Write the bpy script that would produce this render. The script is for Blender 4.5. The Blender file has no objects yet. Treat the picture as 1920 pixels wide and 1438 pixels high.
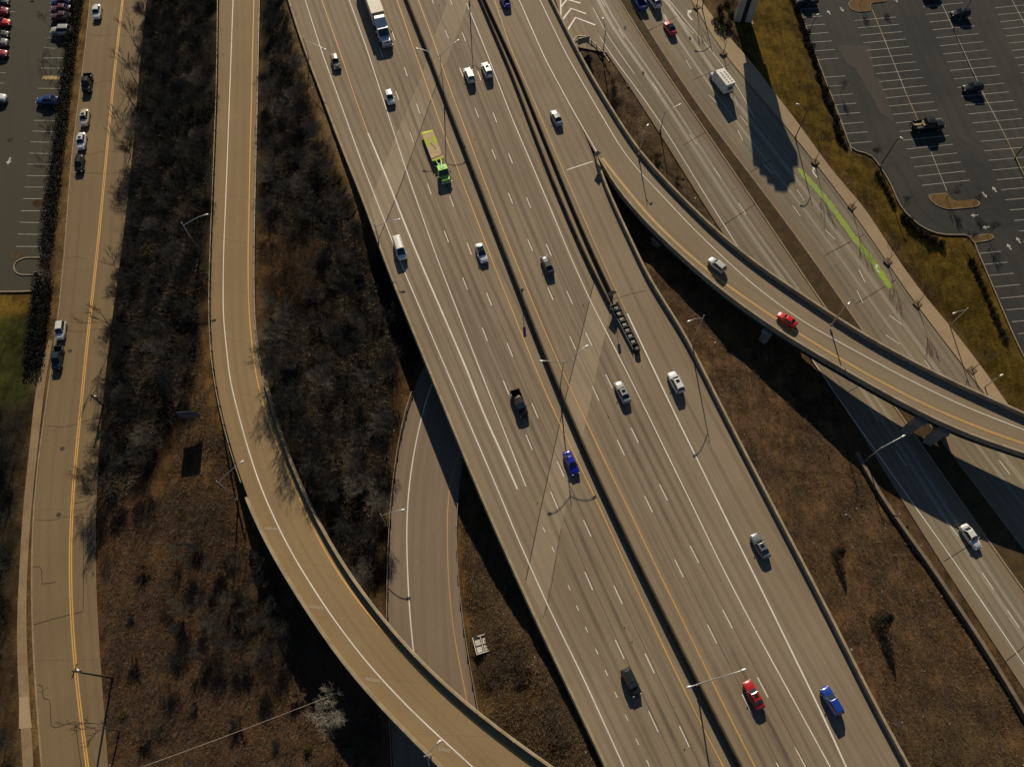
import bpy, math, random
import numpy as np
from mathutils import Vector, Matrix, noise as mnoise
from mathutils.bvhtree import BVHTree
SURF = {}

random.seed(7)
rng = np.random.default_rng(7)
scene = bpy.context.scene
COL = scene.collection

# ------------------------------------------------------------------ camera
FPX, NAD, CAMH = 1380.0, 681.0, 128.0          # focal length in photo pixels, nadir offset, camera height
TILT = math.atan(NAD / FPX)
cam_d = bpy.data.cameras.new("camera")
cam = bpy.data.objects.new("camera", cam_d)
COL.objects.link(cam)
cam.location = (0, 0, CAMH)
cam.rotation_euler = (TILT, 0, 0)
cam_d.sensor_fit = 'HORIZONTAL'
cam_d.sensor_width = 36.0
cam_d.lens = 36.0 * FPX / 1920.0
cam_d.clip_start = 1.0
cam_d.clip_end = 6000.0
scene.camera = cam

# ------------------------------------------------------------------ light
SUN_EL = math.radians(28.5)
SH = Vector((0.062, -0.998, 0.0)).normalized()   # ground direction in which shadows fall
world = bpy.data.worlds.new("World")
scene.world = world
world.use_nodes = True
wn = world.node_tree
bg = wn.nodes["Background"]
sky = wn.nodes.new("ShaderNodeTexSky")
sky.sky_type = 'NISHITA'
sky.sun_disc = False
sky.sun_elevation = SUN_EL
sky.sun_rotation = math.atan2(-SH.x, -SH.y)
sky.altitude = 100
sky.ozone_density = 5.0
sky.dust_density = 0.3
wn.links.new(sky.outputs[0], bg.inputs[0])
bg.inputs[1].default_value = 0.05
sun_d = bpy.data.lights.new("sun", 'SUN')
sun_d.energy = 5.0
sun_d.angle = math.radians(0.5)
sun_d.color = (1.0, 0.88, 0.67)
sun = bpy.data.objects.new("sun", sun_d)
COL.objects.link(sun)
sdir = Vector((SH.x * math.cos(SUN_EL), SH.y * math.cos(SUN_EL), -math.sin(SUN_EL)))
sun.rotation_euler = sdir.to_track_quat('-Z', 'Y').to_euler()
sun.location = (0, 150, 200)
vs = scene.view_settings
vs.view_transform = 'Standard'
vs.look = 'None'
vs.exposure = 0.08
vs.gamma = 1.0

# ------------------------------------------------------------------ measuring helpers
CT, ST = math.cos(TILT), math.sin(TILT)

def W(px, py, z):
    """photo pixel on a level surface of height z -> place in the world"""
    u = (px - 960) / FPX
    v = (719 - py) / FPX
    dx, dy, dz = u, v * CT + ST, v * ST - CT
    t = (z - CAMH) / dz
    return Vector((dx * t, dy * t, z))

def PX(w):
    dx, dy, dz = w[0], w[1], w[2] - CAMH
    zc = dy * ST - dz * CT
    up = dy * CT + dz * ST
    return 960 + FPX * dx / zc, 719 - FPX * up / zc

def fit_h(base, top, z):
    B = W(base[0], base[1], z)
    best = (1e9, 8)
    h = 1.0
    while h < 30:
        p = PX(B + Vector((0, 0, h)))
        d = math.hypot(p[0] - top[0], p[1] - top[1])
        if d < best[0]:
            best = (d, h)
        h += 0.1
    return best[1]

def lerp_table(t):
    xs = [a for a, b in t]
    ys = [b for a, b in t]
    return lambda v: float(np.interp(v, xs, ys))

Z_HW = lambda px, py: 7.0
_zf = lerp_table([(-100, 7.0), (60, 6.85), (200, 5.6), (400, 3.2), (600, 1.4), (750, .7), (900, .5), (1438, .3)])
Z_FR = lambda px, py: _zf(py)
Z_SW = lambda px, py: _zf(py) + .14
_zl = lerp_table([(-100, 5.9), (0, 5.5), (640, 2.6), (900, 1.6)])
def Z_LOT(px, py):
    z = 4.0
    for _ in range(8):
        z = 2.6 + .0282 * (W(px, py, z).y - 65)
    return z
Z_ST = lambda px, py: 1.5
_zr = lerp_table([(-100, 5.0), (480, 4.6), (700, 4.6), (960, 5.6), (1150, 6.8), (1438, 7.4), (1600, 7.4)])
Z_RP = lambda px, py: _zr(py)
Z_UN = lambda px, py: 0.9
_zfly = lerp_table([(900, 7.0), (1120, 7.0), (1500, 7.7), (1750, 8.0), (2100, 8.0)])
Z_FLY = lambda px, py: _zfly(px)

def poly(pts, zf, ext=(45, 45), smooth=14, step=3.0):
    P = [W(x, y, zf(x, y)) for x, y in pts]
    if ext[0]:
        d = (P[0] - P[1]); d.z = 0; d.normalize()
        P.insert(0, P[0] + d * ext[0])
    if ext[1]:
        d = (P[-1] - P[-2]); d.z = 0; d.normalize()
        P.append(P[-1] + d * ext[1])
    return smooth_poly(resample(P, step), smooth)

def resample(P, step=None, n=None):
    L = [0.0]
    for a, b in zip(P, P[1:]):
        L.append(L[-1] + (b - a).length)
    if n is None:
        n = max(2, int(L[-1] / step) + 1)
    t = np.linspace(0, L[-1], n)
    arr = np.array([list(p) for p in P])
    return [Vector((np.interp(q, L, arr[:, 0]), np.interp(q, L, arr[:, 1]), np.interp(q, L, arr[:, 2]))) for q in t]

def smooth_poly(P, it):
    A = np.array([list(p) for p in P])
    for _ in range(it):
        A[1:-1] = A[1:-1] * .5 + (A[:-2] + A[2:]) * .25
    return [Vector(a) for a in A]

def side(P, i):
    a = P[max(i - 1, 0)]; b = P[min(i + 1, len(P) - 1)]
    d = b - a; d.z = 0
    if d.length < 1e-6:
        d = Vector((0, 1, 0))
    d.normalize()
    return Vector((d.y, -d.x, 0)), d       # to the right of travel, travel direction

def offset(P, o, dz=0):
    return [p + side(P, i)[0] * o + Vector((0, 0, dz)) for i, p in enumerate(P)]

# ------------------------------------------------------------------ mesh helpers
class MB:
    def __init__(self):
        self.v = []; self.f = []; self.m = []; self.uv = []; self.mi = 0
    def add(self, vs, fs, uvs=None):
        o = len(self.v)
        self.v.extend([tuple(v) for v in vs])
        for k, f in enumerate(fs):
            self.f.append(tuple(i + o for i in f))
            self.m.append(self.mi)
            if uvs is not None:
                self.uv.extend([uvs[i] for i in f])
            else:
                self.uv.extend([(0.0, 0.0)] * len(f))
        return self
    def box(self, c, s, rz=0.0, taper=1.0, M=None):
        x, y, z = s[0] / 2, s[1] / 2, s[2] / 2
        vs = []
        for sz in (-1, 1):
            k = 1 if sz < 0 else taper
            for sx, sy in ((-1, -1), (1, -1), (1, 1), (-1, 1)):
                vs.append(Vector((sx * x * k, sy * y * k, sz * z)))
        R = M if M is not None else Matrix.Rotation(rz, 3, 'Z')
        c = Vector(c)
        vs = [R @ v + c for v in vs]
        return self.add(vs, [(3, 2, 1, 0), (4, 5, 6, 7), (0, 1, 5, 4), (1, 2, 6, 5), (2, 3, 7, 6), (3, 0, 4, 7)])
    def tube(self, pts, r, n=7, cap=True):
        pts = [Vector(p) for p in pts]
        rs = r if isinstance(r, (list, tuple)) else [r] * len(pts)
        vs = []
        for i, p in enumerate(pts):
            d = (pts[min(i + 1, len(pts) - 1)] - pts[max(i - 1, 0)]).normalized()
            a = Vector((0, 0, 1)) if abs(d.z) < .9 else Vector((1, 0, 0))
            s = d.cross(a).normalized(); t = d.cross(s)
            for k in range(n):
                q = 2 * math.pi * k / n
                vs.append(p + (s * math.cos(q) + t * math.sin(q)) * rs[i])
        fs = []
        for i in range(len(pts) - 1):
            for k in range(n):
                a = i * n + k; b = i * n + (k + 1) % n
                fs.append((a, b, b + n, a + n))
        if cap:
            fs.append(tuple(range(n - 1, -1, -1)))
            o = (len(pts) - 1) * n
            fs.append(tuple(o + k for k in range(n)))
        return self.add(vs, fs)
    def sweep(self, P, prof, closed=True):
        """profile of (offset to the right, height) carried along a line"""
        n = len(prof); vs = []; uvs = []; L = 0
        for i, p in enumerate(P):
            s, d = side(P, i)
            if i: L += (P[i] - P[i - 1]).length
            for (o, h) in prof:
                vs.append(p + s * o + Vector((0, 0, h)))
                uvs.append((L, o + h))
        fs = []
        for i in range(len(P) - 1):
            for k in range(n if closed else n - 1):
                a = i * n + k; b = i * n + (k + 1) % n
                fs.append((a, a + n, b + n, b))
        if closed:
            fs.append(tuple(range(n)))
            o = (len(P) - 1) * n
            fs.append(tuple(o + k for k in range(n - 1, -1, -1)))
        return self.add(vs, fs, uvs)
    def quad(self, a, b, c, d):
        return self.add([a, b, c, d], [(0, 1, 2, 3)])
    def mesh(self, name, mats, smooth=False):
        me = bpy.data.meshes.new(name)
        me.from_pydata(self.v, [], self.f)
        uvl = me.uv_layers.new(name="UVMap")
        uvl.data.foreach_set("uv", np.array(self.uv, dtype=np.float32).ravel())
        for m in mats:
            me.materials.append(m)
        me.polygons.foreach_set("material_index", self.m)
        if smooth:
            me.polygons.foreach_set("use_smooth", [True] * len(me.polygons))
        me.update()
        return me
    def build(self, name, mats, parent=None, smooth=False, loc=None):
        if not isinstance(mats, (list, tuple)):
            mats = [mats]
        o = bpy.data.objects.new(name, self.mesh(name, mats, smooth))
        COL.objects.link(o)
        if loc is not None:
            o.location = loc
        if parent is not None:
            o.parent = parent
        return o

def tag(o, label=None, cat=None, group=None, kind=None):
    if label: o["label"] = label
    if cat: o["category"] = cat
    if group: o["group"] = group
    if kind: o["kind"] = kind
    return o

def empty(name, loc, rz=0.0, label=None, cat=None, group=None):
    o = bpy.data.objects.new(name, None)
    o.empty_display_size = .5
    COL.objects.link(o)
    o.location = loc
    o.rotation_euler = (0, 0, rz)
    return tag(o, label, cat, group)

def put(name, me, parent, loc=(0, 0, 0), rz=0.0, mats=None, scale=None):
    o = bpy.data.objects.new(name, me)
    COL.objects.link(o)
    o.location = loc
    if rz: o.rotation_euler = (0, 0, rz)
    if scale: o.scale = scale
    o.parent = parent
    if mats:
        for i, m in enumerate(mats):
            if m is not None:
                o.material_slots[i].link = 'OBJECT'
                o.material_slots[i].material = m
    return o

# ------------------------------------------------------------------ materials
def new_mat(name):
    m = bpy.data.materials.new(name)
    m.use_nodes = True
    nt = m.node_tree
    return m, nt, nt.nodes, nt.links, nt.nodes["Principled BSDF"]

def mixc(nt, fac, a, b, mode='MIX'):
    n = nt.nodes.new("ShaderNodeMix"); n.data_type = 'RGBA'; n.blend_type = mode
    for s, v in ((0, fac), (6, a), (7, b)):
        if isinstance(v, (int, float)): n.inputs[s].default_value = v
        elif isinstance(v, tuple): n.inputs[s].default_value = (*v, 1) if len(v) == 3 else v
        else: nt.links.new(v, n.inputs[s])
    return n.outputs[2]

def nnoise(nt, vec, scale, detail=4, rough=.6):
    n = nt.nodes.new("ShaderNodeTexNoise")
    n.inputs['Scale'].default_value = scale
    n.inputs['Detail'].default_value = detail
    n.inputs['Roughness'].default_value = rough
    nt.links.new(vec, n.inputs['Vector'])
    return n.outputs[0]

def ramp(nt, fac, lo, hi, a=0.0, b=1.0):
    n = nt.nodes.new("ShaderNodeMapRange")
    n.inputs[1].default_value = lo; n.inputs[2].default_value = hi
    n.inputs[3].default_value = a; n.inputs[4].default_value = b
    nt.links.new(fac, n.inputs[0])
    return n.outputs[0]

def pos(nt):
    return nt.nodes.new("ShaderNodeNewGeometry").outputs['Position']

def vmul(nt, vec, s):
    n = nt.nodes.new("ShaderNodeVectorMath"); n.operation = 'MULTIPLY'
    nt.links.new(vec, n.inputs[0]); n.inputs[1].default_value = s
    return n.outputs[0]

def bump(nt, bs, fac, strength=.3, dist=.05):
    b = nt.nodes.new("ShaderNodeBump")
    b.inputs['Strength'].default_value = strength
    b.inputs['Distance'].default_value = dist
    nt.links.new(fac, b.inputs['Height'])
    nt.links.new(b.outputs[0], bs.inputs['Normal'])

def mottled(name, c1, c2, scale=.4, rough=.9, fine=6.0, fine_amt=.35, bmp=.25, metal=0.0):
    m, nt, N, L, bs = new_mat(name)
    p = pos(nt)
    a = ramp(nt, nnoise(nt, p, scale, 6), .35, .65)
    c = mixc(nt, a, c1, c2)
    f = nnoise(nt, p, fine, 3, .7)
    g = ramp(nt, f, .25, .75, 1 - fine_amt, 1 + fine_amt)
    cmb = N.new("ShaderNodeCombineColor")
    for i in range(3): L.new(g, cmb.inputs[i])
    c = mixc(nt, 1.0, c, cmb.outputs[0], 'MULTIPLY')
    L.new(c, bs.inputs['Base Color'])
    bs.inputs['Roughness'].default_value = rough
    bs.inputs['Metallic'].default_value = metal
    bs.inputs['Specular IOR Level'].default_value = .25
    if bmp: bump(nt, bs, f, bmp, .04)
    return m

def road_mat(name, base, worn, track, stain, track_amt=.35, lane=3.4, slab=0.0, edge_stain=.5):
    """weathered pavement; u runs across in metres, v along; grime runs along the lanes"""
    m, nt, N, L, bs = new_mat(name)
    uv = N.new("ShaderNodeUVMap").outputs[0]
    p = pos(nt)
    long_ = vmul(nt, uv, (1.0, .012, 1.0))
    s1 = nnoise(nt, long_, .9, 4, .65)
    s2 = nnoise(nt, vmul(nt, uv, (2.6, .03, 1.0)), 1.3, 3, .6)
    big = nnoise(nt, p, .045, 5, .6)
    mid = nnoise(nt, p, .35, 5, .65)
    fine = nnoise(nt, p, 5.0, 3, .75)
    c = mixc(nt, ramp(nt, big, .35, .68), base, worn)
    sep = N.new("ShaderNodeSeparateXYZ"); L.new(uv, sep.inputs[0])
    ph = N.new("ShaderNodeMath"); ph.operation = 'MULTIPLY'; L.new(sep.outputs[0], ph.inputs[0]); ph.inputs[1].default_value = 2 * math.pi / lane * 2
    sn = N.new("ShaderNodeMath"); sn.operation = 'SINE'; L.new(ph.outputs[0], sn.inputs[0])
    wob = N.new("ShaderNodeMath"); wob.operation = 'MULTIPLY_ADD'; L.new(sn.outputs[0], wob.inputs[0]); wob.inputs[1].default_value = .09; L.new(s1, wob.inputs[2])
    t = ramp(nt, wob.outputs[0], .46, .68, 0, track_amt)
    c = mixc(nt, t, c, track)
    c = mixc(nt, ramp(nt, s2, .55, .75, 0, track_amt * .7), c, track)
    c = mixc(nt, ramp(nt, mid, .55, .8, 0, .35), c, stain)
    if slab:
        dv = N.new("ShaderNodeMath"); dv.operation = 'DIVIDE'; L.new(sep.outputs[1], dv.inputs[0]); dv.inputs[1].default_value = slab
        fr = N.new("ShaderNodeMath"); fr.operation = 'FRACT'; L.new(dv.outputs[0], fr.inputs[0])
        ln = N.new("ShaderNodeMath"); ln.operation = 'LESS_THAN'; L.new(fr.outputs[0], ln.inputs[0]); ln.inputs[1].default_value = .10 / slab
        ml = N.new("ShaderNodeMath"); ml.operation = 'MULTIPLY'; L.new(ln.outputs[0], ml.inputs[0]); ml.inputs[1].default_value = .55
        c = mixc(nt, ml.outputs[0], c, track)
    g = ramp(nt, fine, .2, .8, .86, 1.14)
    cmb = N.new("ShaderNodeCombineColor")
    for i in range(3): L.new(g, cmb.inputs[i])
    c = mixc(nt, 1.0, c, cmb.outputs[0], 'MULTIPLY')
    L.new(c, bs.inputs['Base Color'])
    bs.inputs['Roughness'].default_value = .88
    bs.inputs['Specular IOR Level'].default_value = .2
    bump(nt, bs, fine, .12, .02)
    return m

def plain(name, c, rough=.5, metal=0.0, spec=.5, coat=0.0):
    m, nt, N, L, bs = new_mat(name)
    bs.inputs['Base Color'].default_value = (*c, 1)
    bs.inputs['Roughness'].default_value = rough
    bs.inputs['Metallic'].default_value = metal
    bs.inputs['Specular IOR Level'].default_value = spec
    if coat:
        bs.inputs['Coat Weight'].default_value = coat
        bs.inputs['Coat Roughness'].default_value = .08
    return m

def paintline(name, c, under):
    """worn road paint: patches where the paving shows through"""
    m, nt, N, L, bs = new_mat(name)
    p = pos(nt)
    a = ramp(nt, nnoise(nt, p, 1.6, 5, .75), .52, .72)
    b = ramp(nt, nnoise(nt, p, .12, 3), .3, .7, .0, .45)
    mx = N.new("ShaderNodeMath"); mx.operation = 'MAXIMUM'; L.new(a, mx.inputs[0]); L.new(b, mx.inputs[1])
    L.new(mixc(nt, mx.outputs[0], c, under), bs.inputs['Base Color'])
    bs.inputs['Roughness'].default_value = .7
    return m

_paint = {}
def car_paint(c, rough=.32):
    k = tuple(round(v, 3) for v in c)
    if k not in _paint:
        m, nt, N, L, bs = new_mat("car_paint")
        p = pos(nt)
        d = ramp(nt, nnoise(nt, p, 1.2, 4), .5, .85, 0, .16 if max(c) > .1 else .03)
        L.new(mixc(nt, d, tuple(c), (.16, .13, .10)), bs.inputs['Base Color'])
        dk = max(c) < .06
        bs.inputs['Roughness'].default_value = .45 if dk else rough
        bs.inputs['Specular IOR Level'].default_value = .2 if dk else .5
        bs.inputs['Metallic'].default_value = 0 if dk else .1
        bs.inputs['Coat Weight'].default_value = .25 if dk else .8
        bs.inputs['Coat Roughness'].default_value = .12
        _paint[k] = m
    return _paint[k]

M_HW = road_mat("highway_concrete", (.262, .200, .136), (.222, .166, .108), (.125, .092, .060), (.200, .143, .085), .58, 3.35)
M_HWP = road_mat("pale_deck_concrete", (.318, .248, .168), (.262, .200, .134), (.165, .122, .08), (.23, .165, .105), .35, 3.35)
M_FLY = road_mat("ramp_concrete", (.235, .180, .118), (.205, .152, .095), (.14, .103, .066), (.22, .15, .075), .3, 4.2)
M_RAMP = road_mat("tan_ramp_concrete", (.262, .180, .094), (.225, .152, .076), (.145, .100, .054), (.19, .125, .06), .28, 4.0, 12.0)
M_UND = road_mat("underpass_paving", (.225, .165, .115), (.19, .14, .095), (.13, .098, .07), (.18, .13, .085), .4, 4.0)
M_FRL = road_mat("frontage_paving", (.190, .153, .102), (.255, .205, .136), (.105, .085, .060), (.18, .128, .074), .45, 3.4, 16.0)
M_ST = road_mat("street_paving", (.205, .142, .074), (.168, .116, .060), (.11, .077, .045), (.155, .105, .055), .3, 4.5, 26.0)
M_LOTR = road_mat("dark_parking_asphalt", (.026, .027, .024), (.050, .047, .039), (.018, .018, .017), (.062, .053, .038), .4, 6.0)
M_LOTL = road_mat("brown_parking_asphalt", (.056, .049, .031), (.048, .041, .029), (.035, .031, .024), (.062, .05, .032), .25, 6.0)
def streak_mat():
    """thin dark film: grime whose cover thins out in noise patches and toward the sides"""
    m, nt, N, L, bs = new_mat("oil_streak_film")
    p = pos(nt)
    a = ramp(nt, nnoise(nt, p, .05, 4, .6), .35, .65, .03, .24)
    b = ramp(nt, nnoise(nt, p, .22, 5, .6), .3, .7, .7, 1.0)
    mu = N.new("ShaderNodeMath"); mu.operation = 'MULTIPLY'; L.new(a, mu.inputs[0]); L.new(b, mu.inputs[1])
    L.new(mu.outputs[0], bs.inputs['Alpha'])
    bs.inputs['Base Color'].default_value = (.075, .055, .034, 1)
    bs.inputs['Roughness'].default_value = .7
    return m
M_OIL_A = streak_mat()
M_WORN = paintline("worn_paving", (.285, .235, .168), (.21, .17, .115))
M_WALK = mottled("sidewalk_concrete", (.37, .265, .155), (.33, .23, .13), .5, .9, 4, .15, .1)
M_WALKL = mottled("old_sidewalk_concrete", (.27, .185, .10), (.21, .14, .075), .35, .9, 4, .2, .1)
M_KERB = mottled("kerb_concrete", (.30, .23, .15), (.22, .165, .10), .6, .9, 5, .25, .1)
M_BAR = mottled("barrier_concrete", (.36, .285, .185), (.25, .19, .115), .5, .9, 4, .25, .15)
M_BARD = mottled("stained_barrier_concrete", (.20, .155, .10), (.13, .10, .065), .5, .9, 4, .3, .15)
M_MEDB = mottled('shade_dark_barrier', (.075, .058, .037), (.045, .035, .023), .5, .9, 4, .3, .15)  # concrete darkened so that the barrier's shadow strip is part of its colour
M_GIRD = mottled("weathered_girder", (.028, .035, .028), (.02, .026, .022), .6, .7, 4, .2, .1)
M_PIER = mottled("pier_concrete", (.30, .26, .21), (.24, .2, .155), .5, .9, 4, .15, .1)
M_WHITE = paintline("white_road_paint", (.78, .72, .62), (.30, .24, .17))
M_YEL = paintline("yellow_road_paint", (.68, .35, .07), (.26, .185, .10))
M_YELFAINT = paintline("worn_yellow_paint", (.46, .27, .08), (.25, .18, .105))
M_LOTW = paintline("stall_white_paint", (.44, .41, .35), (.07, .065, .055))
M_LOTY = paintline("stall_yellow_paint", (.42, .27, .07), (.1, .085, .05))
M_GREEN = paintline("bike_lane_green", (.27, .38, .018), (.20, .20, .09))
M_SEAM = mottled("tar_seam", (.045, .035, .026), (.07, .052, .036), .4, .9)
M_STEEL = plain("galvanised_steel", (.50, .48, .44), .45, .7)
M_DSTEEL = plain("dark_steel", (.05, .045, .04), .6, .5)
M_RAIL = mottled("weathered_rail", (.34, .30, .24), (.22, .19, .15), .8, .55, 5, .2, .1, .4)
M_WOOD = mottled("weathered_wood_post", (.10, .075, .05), (.07, .05, .035), 1, .9)
M_LAMP = plain("lamp_housing", (.62, .60, .55), .4, .2)
M_GLASS = plain("dark_glass", (.012, .019, .021), .05, 0, .5)
M_TYRE = plain("tyre_rubber", (.012, .012, .012), .85)
M_RIM = plain("wheel_rim", (.32, .32, .33), .35, .8)
M_TRIM = plain("black_trim", (.015, .015, .016), .6)
M_HEAD = plain("headlight_lens", (.7, .7, .68), .15, .1)
M_TAIL = plain("tail_light_lens", (.30, .012, .01), .25)
M_BARK = mottled("grey_bark", (.082, .068, .054), (.050, .041, .033), 2.0, .95, 10, .2, .0)
M_TWIG = mottled("grey_twigs", (.060, .056, .047), (.027, .025, .020), .11, .95, 3, .3, .0)
M_TWIGL = mottled("light_grey_twigs", (.150, .132, .104), (.10, .086, .067), .3, .95, 3, .25, .0)
M_TWIGW = mottled("brown_twigs", (.105, .072, .046), (.055, .038, .025), .2, .95, 3, .25, .0)
M_TWIGP = mottled("pale_twigs", (.38, .33, .26), (.28, .24, .185), .3, .95, 3, .25, .0)
M_TWIGR = mottled("russet_dead_leaves", (.125, .068, .032), (.06, .034, .018), .6, .95, 4, .3, .0)
M_EVER = mottled("dark_evergreen_leaf", (.0045, .005, .0035), (.008, .008, .005), .8, .9, 5, .3, .0)
M_SHRUB = mottled("brown_shrub_leaf", (.032, .024, .013), (.02, .017, .010), .8, .95, 5, .3, .0)
M_OLIVE = mottled("olive_leaf", (.09, .065, .012), (.055, .045, .01), 1, .9, 5, .3, .0)
M_SIGNB = plain("sign_back_metal", (.20, .20, .18), .5, .4)
M_SIGNBL = plain("blue_grey_sign_back", (.10, .13, .16), .45, .4)
M_PYL = mottled("pale_column_cladding", (.48, .40, .29), (.42, .34, .24), .5, .7, 4, .1, .05)
M_LITTER = plain("pale_litter", (.55, .5, .43), .8)

# ------------------------------------------------------------------ traced lines (photo pixels at their real heights)
hw_left = poly([(543, 0), (560, 57), (580, 113), (607, 180), (633, 254), (667, 337), (693, 397), (719, 480), (785, 640), (863, 830), (917, 960), (960, 1056), (1003, 1152), (1060, 1272), (1107, 1365), (1140, 1438)], Z_HW)
median = poly([(762, 0), (780, 47), (807, 112), (834, 187), (864, 264), (897, 350), (947, 480), (987, 582), (1020, 668), (1057, 756), (1093, 840), (1147, 957), (1194, 1055), (1240, 1147), (1310, 1290), (1354, 1374), (1387, 1438)], Z_HW)
gore_pts = [(973, 0), (1023, 113), (1070, 200), (1112, 283)]
hwR_right = poly(gore_pts + [(1118, 312), (1127, 339), (1162, 418), (1191, 476), (1208, 520), (1244, 574), (1284, 635), (1307, 684), (1360, 790), (1400, 867), (1444, 952), (1493, 1045), (1540, 1135), (1590, 1235), (1640, 1335), (1697, 1438)], Z_HW, smooth=5)
fly_left = poly(gore_pts + [(1122, 292), (1142, 336), (1170, 374), (1222, 432), (1286, 491), (1345, 543), (1403, 585), (1440, 612), (1502, 650), (1560, 684), (1607, 711), (1707, 767), (1807, 815), (1920, 852)], Z_FLY, smooth=4)
fly_right = poly([(1030, 0), (1063, 67), (1103, 143), (1150, 220), (1190, 284), (1247, 348), (1297, 397), (1335, 437), (1380, 472), (1410, 498), (1443, 521), (1510, 565), (1576, 610), (1643, 650), (1743, 703), (1843, 749), (1920, 783)], Z_FLY, smooth=6)

street_l = poly([(170, 0), (160, 100), (147, 200), (134, 300), (122, 480), (114, 563), (100, 680), (84, 780), (72, 864), (62, 960), (59, 1091), (63, 1235), (80, 1438)], Z_ST)
street_r = poly([(275, 0), (265, 83), (256, 200), (246, 317), (232, 434), (226, 500), (214, 557), (206, 630), (196, 714), (186, 830), (178, 960), (178, 1041), (181, 1145), (188, 1245), (198, 1358), (203, 1438)], Z_ST)
ramp_l = poly([(411, 0), (409, 167), (404, 300), (397, 480), (394, 597), (400, 697), (418, 787), (441, 867), (458, 921), (480, 975), (500, 1011), (523, 1058), (563, 1118), (620, 1208), (680, 1285), (747, 1355), (800, 1406), (832, 1438)], Z_RP, smooth=8)
ramp_r = poly([(487, 0), (484, 160), (480, 330), (477, 480), (477, 560), (479, 637), (488, 690), (502, 745), (528, 830), (554, 897), (588, 970), (618, 1025), (662, 1096), (712, 1160), (780, 1240), (847, 1302), (925, 1366), (960, 1391), (1033, 1442)], Z_RP, smooth=8)
und_l = poly([(1010, 330), (910, 480), (828, 620), (768, 727), (750, 813), (737, 893), (730, 990), (727, 1120), (727, 1250), (735, 1400)], Z_UN, (10, 60))
und_r = poly([(1095, 400), (985, 560), (905, 710), (866, 830), (853, 940), (851, 1024), (856, 1110), (866, 1170), (880, 1258), (895, 1340), (912, 1420)], Z_UN, (10, 60))
frl_l = poly([(1098, 40), (1112, 72), (1147, 108), (1177, 160), (1207, 203), (1237, 250), (1270, 303), (1300, 354), (1337, 410), (1377, 472), (1480, 612), (1574, 748), (1631, 835), (1675, 915), (1704, 958), (1767, 1058), (1920, 1292)], Z_FR, (60, 60))
frl_r = poly([(1158, -5), (1167, 10), (1214, 87), (1294, 204), (1337, 266), (1430, 403), (1500, 508), (1570, 610), (1700, 794), (1780, 910), (1859, 1023), (1920, 1108)], Z_FR, (45, 60))
frr_l = poly([(1175, -10), (1204, 37), (1260, 127), (1325, 222), (1394, 312), (1432, 362), (1500, 452), (1522, 483), (1640, 653), (1700, 740), (1800, 872), (1920, 1030)], Z_FR, (45, 60))
frr_r = poly([(1290, -10), (1322, 46), (1354, 103), (1394, 145), (1467, 230), (1507, 278), (1550, 334), (1597, 394), (1654, 477), (1694, 541), (1727, 587), (1774, 645), (1807, 685), (1844, 737), (1920, 838)], Z_FR, (45, 60))
sw_r = poly([(1306, -10), (1345, 46), (1370, 75), (1405, 112), (1453, 177), (1493, 227), (1533, 284), (1574, 340), (1614, 379), (1640, 420), (1680, 483), (1727, 549), (1774, 603), (1817, 658), (1857, 710), (1894, 767), (1940, 830)], Z_SW, (45, 60), 3)
lot_l = poly([(1480, -25), (1497, 10), (1520, 80), (1550, 160), (1574, 220), (1596, 285), (1632, 287), (1650, 314), (1667, 340), (1687, 388), (1714, 417), (1740, 434), (1767, 442), (1824, 440), (1826, 458), (1836, 480), (1870, 560), (1903, 638), (1935, 700)], Z_LOT, (45, 40), 1, 2.0)
lot_rr = poly([(2080, -25), (2090, 100), (2095, 200), (2105, 350), (2110, 450), (2115, 560), (2125, 700)], Z_LOT, (45, 40), 1, 2.0)
lwalk_l = poly([(92, 637), (68, 710), (55, 847), (42, 960), (37, 1068), (30, 1178), (33, 1258), (43, 1438)], Z_ST, (0, 45), 5)
lwalk_r = poly([(99, 640), (85, 712), (72, 830), (58, 960), (51, 1068), (48, 1178), (53, 1258), (63, 1438)], Z_ST, (0, 45), 5)
wall_pts = poly([(1604, 850), (1640, 918), (1669, 962), (1726, 1037), (1776, 1113), (1842, 1210), (1922, 1344)], lambda x, y: .7, (0, 40), 4)

# ------------------------------------------------------------------ terrain
def ax(lo, hi, step, far):
    mid = np.arange(lo, hi + .01, step)
    g = []; s = step; v = hi
    while v < far:
        s *= 1.5; v += s; g.append(v)
    h = []; s = step; v = lo
    while v > -far:
        s *= 1.5; v -= s; h.append(v)
    return np.array(h[::-1] + list(mid) + g)
GX = ax(-150, 150, 1.2, 1800)
GY = ax(-30, 190, 1.2, 1800)
NXg, NYg = len(GX), len(GY)
FIX = np.zeros((NYg, NXg), bool)
GZ = np.full((NYg, NXg), 3.0)
ROADCELL = np.zeros((NYg, NXg), bool)

def cell(x, y):
    return int(np.clip(np.searchsorted(GX, x), 1, NXg - 1)), int(np.clip(np.searchsorted(GY, y), 1, NYg - 1))

def pin(P, drop=.0, r=0, road=False):
    for p in P:
        i, j = cell(p.x, p.y)
        for a in range(i - 1 - r, i + 1 + r):
            for b in range(j - 1 - r, j + 1 + r):
                if 0 <= a < NXg and 0 <= b < NYg:
                    z = p.z - drop
                    if FIX[b, a] and not road: continue
                    GZ[b, a] = min(GZ[b, a], z) if FIX[b, a] else z
                    FIX[b, a] = True
                    if road: ROADCELL[b, a] = True

def pin_ribbon(A, B, drop=.14, lo=None, hi=None):
    n = max(len(A), len(B)) * 4
    a = resample(A, n=n); b = resample(B, n=n)
    for p, q in zip(a, b):
        k = max(2, int((q - p).length / .9))
        for t in range(k + 1):
            w = p.lerp(q, t / k)
            if lo is not None and PX(w)[1] > hi: continue
            pin([w], drop, 0, True)

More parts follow.
